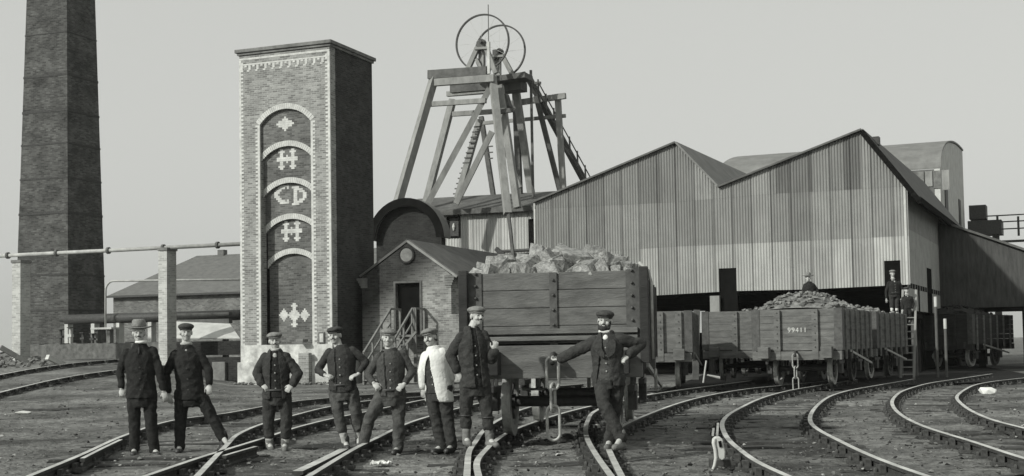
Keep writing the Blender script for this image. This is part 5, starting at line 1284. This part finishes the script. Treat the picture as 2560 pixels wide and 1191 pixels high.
        for i in range(4):
            t = .15+.2*i; m = MB(); c = spine(t) + fw*(interp([(0, .155), (.5, .150), (1, .125)], t)); m.ell(c, lat*.010, fw*.006, up*.010, 8); m.build('button', M['ironlite'], body)
    if belt:
        m = MB(); ring_band(m, spine(.10), lat*(.178*ws+.016), fw*.148, .016); m.build('belt', M['boot'], body, smooth=True)
    if shirt:
        m = MB(); ring_band(m, P['neck']+up*.012+fw*.006, hlat*.062, fd*.066, .021); m.ell(spine(.97)+fw*.088, lat*.036, fw*.02, up*.055, 12); m.build('collar', M[shirt], body, smooth=True)
        if tie:
            m = MB(); m.cap_(spine(1.04)+fw*.105, .012, spine(.93)+fw*.125, .016, 8); m.build('necktie', M['hair'], body, smooth=True)
    # --- jacket
    if coat:
        m = MB(); torso(m, .022, hem, 1.15)
        for sd in 'LR':
            q_ = P['sh'+sd].lerp(shc, .12)-up*.035; m.cap_(q_, .068, P['el'+sd], .055, 16); m.cap_(P['el'+sd], .056, P['el'+sd].lerp(P['wr'+sd], .86), .046, 16)
        cut = None
        if coat_open:
            def cut(c):
                t = (c-hipc).dot(sp)/sp.length_squared; a = c-spine(t)
                w_ = interp(coat_open[1], t); 
                if not (hem-.2 < t < 1.2) or a.dot(fw) < .02: return False
                dist = min([((c-P['wr'+q]).length) for q in 'LR'] + [((c-P['el'+q]).length) for q in 'LR'])
                if dist < .07: return False
                return abs(a.dot(lat)-interp(coat_open[0], t)) < w_
        part('jacket', m, coat, (.008 if coat_open else .012)*vox, .002 if coat == 'white' else .008, cut=cut, thick=.012 if coat_open else 0)
        if lapel:
            o0 = 0
            for sg in (-1, 1):
                m = MB(); pr_ = [(1.02, .035), (.9, .062), (.75, .064), (.6, .05), (.5, .012)]
                pts_o = [spine(t) + lat*sg*(.03+x*1.5) + fw*interp([(.5, .172), (.75, .166), (1.02, .112)], t) for t, x in pr_]; pts_i = [spine(t) + lat*sg*(.012+.03*(t > .6)) + fw*interp([(.5, .180), (.75, .174), (1.02, .122)], t) for t, x in pr_]
                vs = pts_o+pts_i; k = len(pr_); m.add(vs, [(i, i+1, k+i+1, k+i) for i in range(k-1)]); o = m.build('lapel', M[coat], body); s_ = o.modifiers.new('s', 'SOLIDIFY'); s_.thickness = .012
        if not coat_open:
            for i in range(3):
                t = .1+.25*i; m = MB(); c = spine(t) + fw*interp([(0, .178), (.5, .172), (1, .14)], t); m.ell(c, lat*.012, fw*.007, up*.012, 8); m.build('button', M['iron'], body)
    return body

D = dict
MEN = 'men standing on the tracks'
person('man in a brimmed hat, white collar and dark buttoned suit, leftmost of the standing men', D(head=(347, 834), neck=(353, 858), shL=(313, 878), shR=(385, 872), elL=(300, 927), elR=(398, 926), wrL=(304, 972, -.05), wrR=(409, 978), haL=(306, 992, -.08), haR=(414, 996), hipL=(335, 985), hipR=(373, 985), knL=(336, 1058), knR=(378, 1061), anL=(336, 1124), anR=(386, 1127), toL=(333, 1136, -.16), toR=(395, 1137, -.14), curlL=1.6),
       1137, 0, yaw=12, head_yaw=14, hat=True, coat='suit', shirt='white', tie=True, mous='hair', hem=-.10, belt=False, troush=1.0, group=MEN)
person('man in dark cap and buttoned jacket with one foot stretched out onto the rail', D(head=(465, 832), neck=(466, 862), shL=(434, 882), shR=(501, 876), elL=(415, 935), elR=(522, 926), wrL=(420, 984, -.05), wrR=(523, 962, -.05), haL=(425, 1002, -.05), haR=(523, 979, -.08), hipL=(455, 985), hipR=(497, 985), knL=(451, 1058), knR=(530, 1043), anL=(450, 1116), anR=(557, 1094), toL=(445, 1129, -.15), toR=(566, 1107, -.12), curlR=1.0),
       1131, 0, yaw=6, head_yaw=18, capm='capdark', coat='suit', shirt='sock', mous='hairgrey', hem=-.14, belt=False, group=MEN)
person('short man in a pale cap and open dark jacket standing before the tower', D(head=(687, 853), neck=(689, 877), shL=(660, 890), shR=(717, 889), elL=(643, 935), elR=(745, 934), wrL=(655, 961, -.10), wrR=(731, 962, -.10), haL=(668, 972, -.14), haR=(720, 974, -.14), hipL=(675, 985), hipR=(710, 985), knL=(671, 1052), knR=(717, 1052), anL=(674, 1112), anR=(712, 1113), toL=(679, 1124, -.16), toR=(712, 1124, -.15), curlL=1.3, curlR=1.3),
       1126, 0, yaw=4, head_yaw=10, tilt=-5, capm='capgrey', coat='suit2', coat_open=([(-.5, 0), (1.1, 0)], [(-.5, .085), (.0, .08), (.6, .065), (.95, .05), (1.1, .05)]), hem=-.12, vest='suit', trous='suit2', troush=.60, sock='sock', boot='bootlite', shirt='sock', mous='hair', group=MEN, hs=.97)
person('man with hands on hips and elbows out, standing before the right corner of the tower', D(head=(838, 840), neck=(846, 864), shL=(820, 877), shR=(885, 871), elL=(794, 925), elR=(915, 905), wrL=(812, 938, -.12), wrR=(896, 936, -.10), haL=(825, 941, -.16), haR=(879, 942, -.16), hipL=(838, 972), hipR=(876, 972), knL=(845, 1034, -.05), knR=(891, 1034), anL=(864, 1107), anR=(898, 1098, .1), toL=(869, 1120, -.14), toR=(897, 1108, -.05), curlL=1.3, curlR=1.0),
       1121, 0, yaw=-4, head_yaw=-16, tilt=-6, capm='capdark', coat=None, coatm2='suit2', vest='suit2', trous='moleskin', troush=.55, sock='sock', mous='hair', group=MEN)
person('man in pale cap and waistcoat standing with legs wide and fists at his belt', D(head=(971, 846), neck=(974, 872), shL=(944, 887), shR=(1010, 881), elL=(919, 940), elR=(1031, 930), wrL=(934, 958, -.12), wrR=(1011, 960, -.12), haL=(945, 970, -.16), haR=(998, 971, -.16), hipL=(958, 985), hipR=(997, 985), knL=(924, 1048, -.1), knR=(997, 1057), anL=(908, 1110), anR=(995, 1121), toL=(902, 1122, -.12), toR=(985, 1132, -.15), curlL=1.5, curlR=1.5),
       1133, 0, yaw=2, head_yaw=2, tilt=5, capm='capgrey', coat=None, coatm2='tweed', vest='tweed', trous='moleskin', troush=1.0, boot='boot', mous='hairgrey', group=MEN)
person('man in a long open white coat and pale cap beside the man on the rail', D(head=(1075, 845), neck=(1083, 868), shL=(1063, 887), shR=(1108, 877), elL=(1056, 932), elR=(1121, 922), wrL=(1057, 970, -.02), wrR=(1128, 950, .05), haL=(1058, 990, -.02), haR=(1129, 970, .02), hipL=(1080, 975), hipR=(1112, 975), knL=(1088, 1042), knR=(1120, 1048), anL=(1104, 1116), anR=(1129, 1116), toL=(1086, 1129, -.12), toR=(1117, 1128, -.15)),
       1130, 0, yaw=-24, head_yaw=-22, tilt=-10, capm='capgrey', coat='white', coat_open=([(-.8, -.02), (-.2, -.05), (.0, -.06), (.6, -.045), (1.1, 0)], [(-.8, .16), (-.2, .105), (.3, .075), (.8, .03), (.95, .0), (1.1, 0)]), hem=-.30, vest='suit2', trous='suit2', mous='hair', belt=False, group=MEN)
person('man in dark jacket standing on the rail by the wagon wheel, looking to the right', D(head=(1192, 791), neck=(1182, 816), shL=(1149, 838), shR=(1211, 834), elL=(1127, 890), elR=(1228, 898), wrL=(1143, 930, -.05), wrR=(1237, 878, -.12), haL=(1153, 945, -.06), haR=(1239, 862, -.14), hipL=(1170, 955), hipR=(1206, 955), knL=(1164, 1028), knR=(1218, 1033), anL=(1166, 1098), anR=(1224, 1100), toL=(1172, 1110, -.14), toR=(1238, 1113, -.12), curlR=1.5),
       1113, .14, yaw=14, head_yaw=34, capm='capgrey', coat='suit2', coat_open=([(-.5, .02), (1.1, 0)], [(-.5, .05), (.3, .045), (.8, .035), (1.1, .03)]), vest='suit', hem=-.10, trous='suit2', troush=.5, straps=True, sock='bootlite', boot='bootlite', mous='hair', belt=False, group=MEN)
person('bearded man in a three-piece suit leaning on the wagon coupling with his legs crossed', D(head=(1512, 803), neck=(1513, 832), shL=(1483, 849), shR=(1550, 842), elL=(1438, 879, .12), elR=(1602, 860, .05), wrL=(1398, 899, .3), wrR=(1571, 890, -.05), haL=(1380, 902, .42), haR=(1558, 899, -.10), hipL=(1501, 940), hipR=(1542, 945), knL=(1509, 1010, -.12), knR=(1540, 1015, .05), anL=(1553, 1095, -.14), anR=(1524, 1102, .12), toL=(1540, 1116, -.26), toR=(1518, 1119, -.02), curlR=1.2, curlL=1.0),
       1122, .14, yaw=-12, head_yaw=-14, tilt=3, capm='capdark', coat='suit2', coat_open=([(-.6, -.035), (.5, -.02), (1.1, 0)], [(-.6, .13), (0, .09), (.6, .05), (.8, .04), (1.1, .045)]), hem=-.22, vest='tweed', trous='suit2', shirt='white', boot='bootlite', beard=True, mous='hair', belt=False, lapel=True, group=MEN)
# the three at the shed
person('distant man in a brimmed hat seen behind the coal heap of the numbered wagon', D(head=(2020, 696), neck=(2021, 705), shL=(2012, 711), shR=(2033, 710), elL=(2008, 728), elR=(2043, 726), wrL=(2012, 742, -.1), wrR=(2040, 744, -.1), haL=(2014, 748, -.1), haR=(2038, 750, -.1), hipL=(2016, 752), hipR=(2032, 752), knL=(2016, 778), knR=(2033, 778), anL=(2016, 800), anR=(2033, 800), toL=(2014, 804, -.2), toR=(2031, 804, -.2)),
       804, 1.0, d=44, yaw=-15, hat=True, coat='suit', mous=None, belt=False, vox=1.6)
person('distant man in dark clothes standing on the staging in the shed doorway', D(head=(2231, 684), neck=(2232, 698), shL=(2220, 706), shR=(2249, 705), elL=(2215, 730), elR=(2258, 728), wrL=(2216, 748, -.05), wrR=(2256, 746, -.05), haL=(2217, 757, -.05), haR=(2253, 755, -.05), hipL=(2228, 735), hipR=(2244, 735), knL=(2229, 760), knR=(2242, 760), anL=(2230, 782), anR=(2242, 782), toL=(2229, 786, -.2), toR=(2242, 786, -.2)),
       786, STG.front(2232, 787)[1], d=dL+.45, yaw=0, cap='flat', capm='capgrey', coat=None, coatm2='suit', vest='suit', trous='suit2', shirt='sock', mous=None, vox=1.6, sock='white', troush=.35)
person('boy in a cap at the top of the ladder beside the man in the doorway', D(head=(2266, 726), neck=(2267, 737), shL=(2257, 744), shR=(2279, 743), elL=(2254, 760), elR=(2283, 758), wrL=(2256, 774, -.1), wrR=(2280, 772, -.1), haL=(2257, 781, -.1), haR=(2278, 779, -.1), hipL=(2263, 770), hipR=(2274, 770), knL=(2263, 785, -.15), knR=(2274, 786, -.1), anL=(2264, 801), anR=(2274, 803), toL=(2263, 805, -.15), toR=(2274, 806, -.15)),
       806, at(2268, 806, dL-.35).z, d=dL-.35, yaw=-5, capm='capdark', coat='suit', mous=None, shirt='sock', belt=False, vox=1.5, hs=.9, hem=-.1)

# ------------------------------------------------------------------ thin coal-smoke haze lying over the whole yard
m = MB(); m.box((-3900, -3900, -1.5), (3900, 3900, 34))
hz = m.build('haze', []) if 0 else None
me = bpy.data.meshes.new('haze'); me.from_pydata(m.v, [], m.f); hz = bpy.data.objects.new('haze', me); COL.objects.link(hz)
hm = bpy.data.materials.new('smoke_haze'); hm.use_nodes = True; n = hm.node_tree; n.nodes.clear()
o_ = n.nodes.new('ShaderNodeOutputMaterial'); pv = n.nodes.new('ShaderNodeVolumePrincipled'); pv.inputs['Color'].default_value = (.88, .9, .86, 1); pv.inputs['Density'].default_value = .00025; pv.inputs['Anisotropy'].default_value = .2
n.links.new(pv.outputs[0], o_.inputs['Volume']); me.materials.append(hm); tag(hz, kind='stuff')
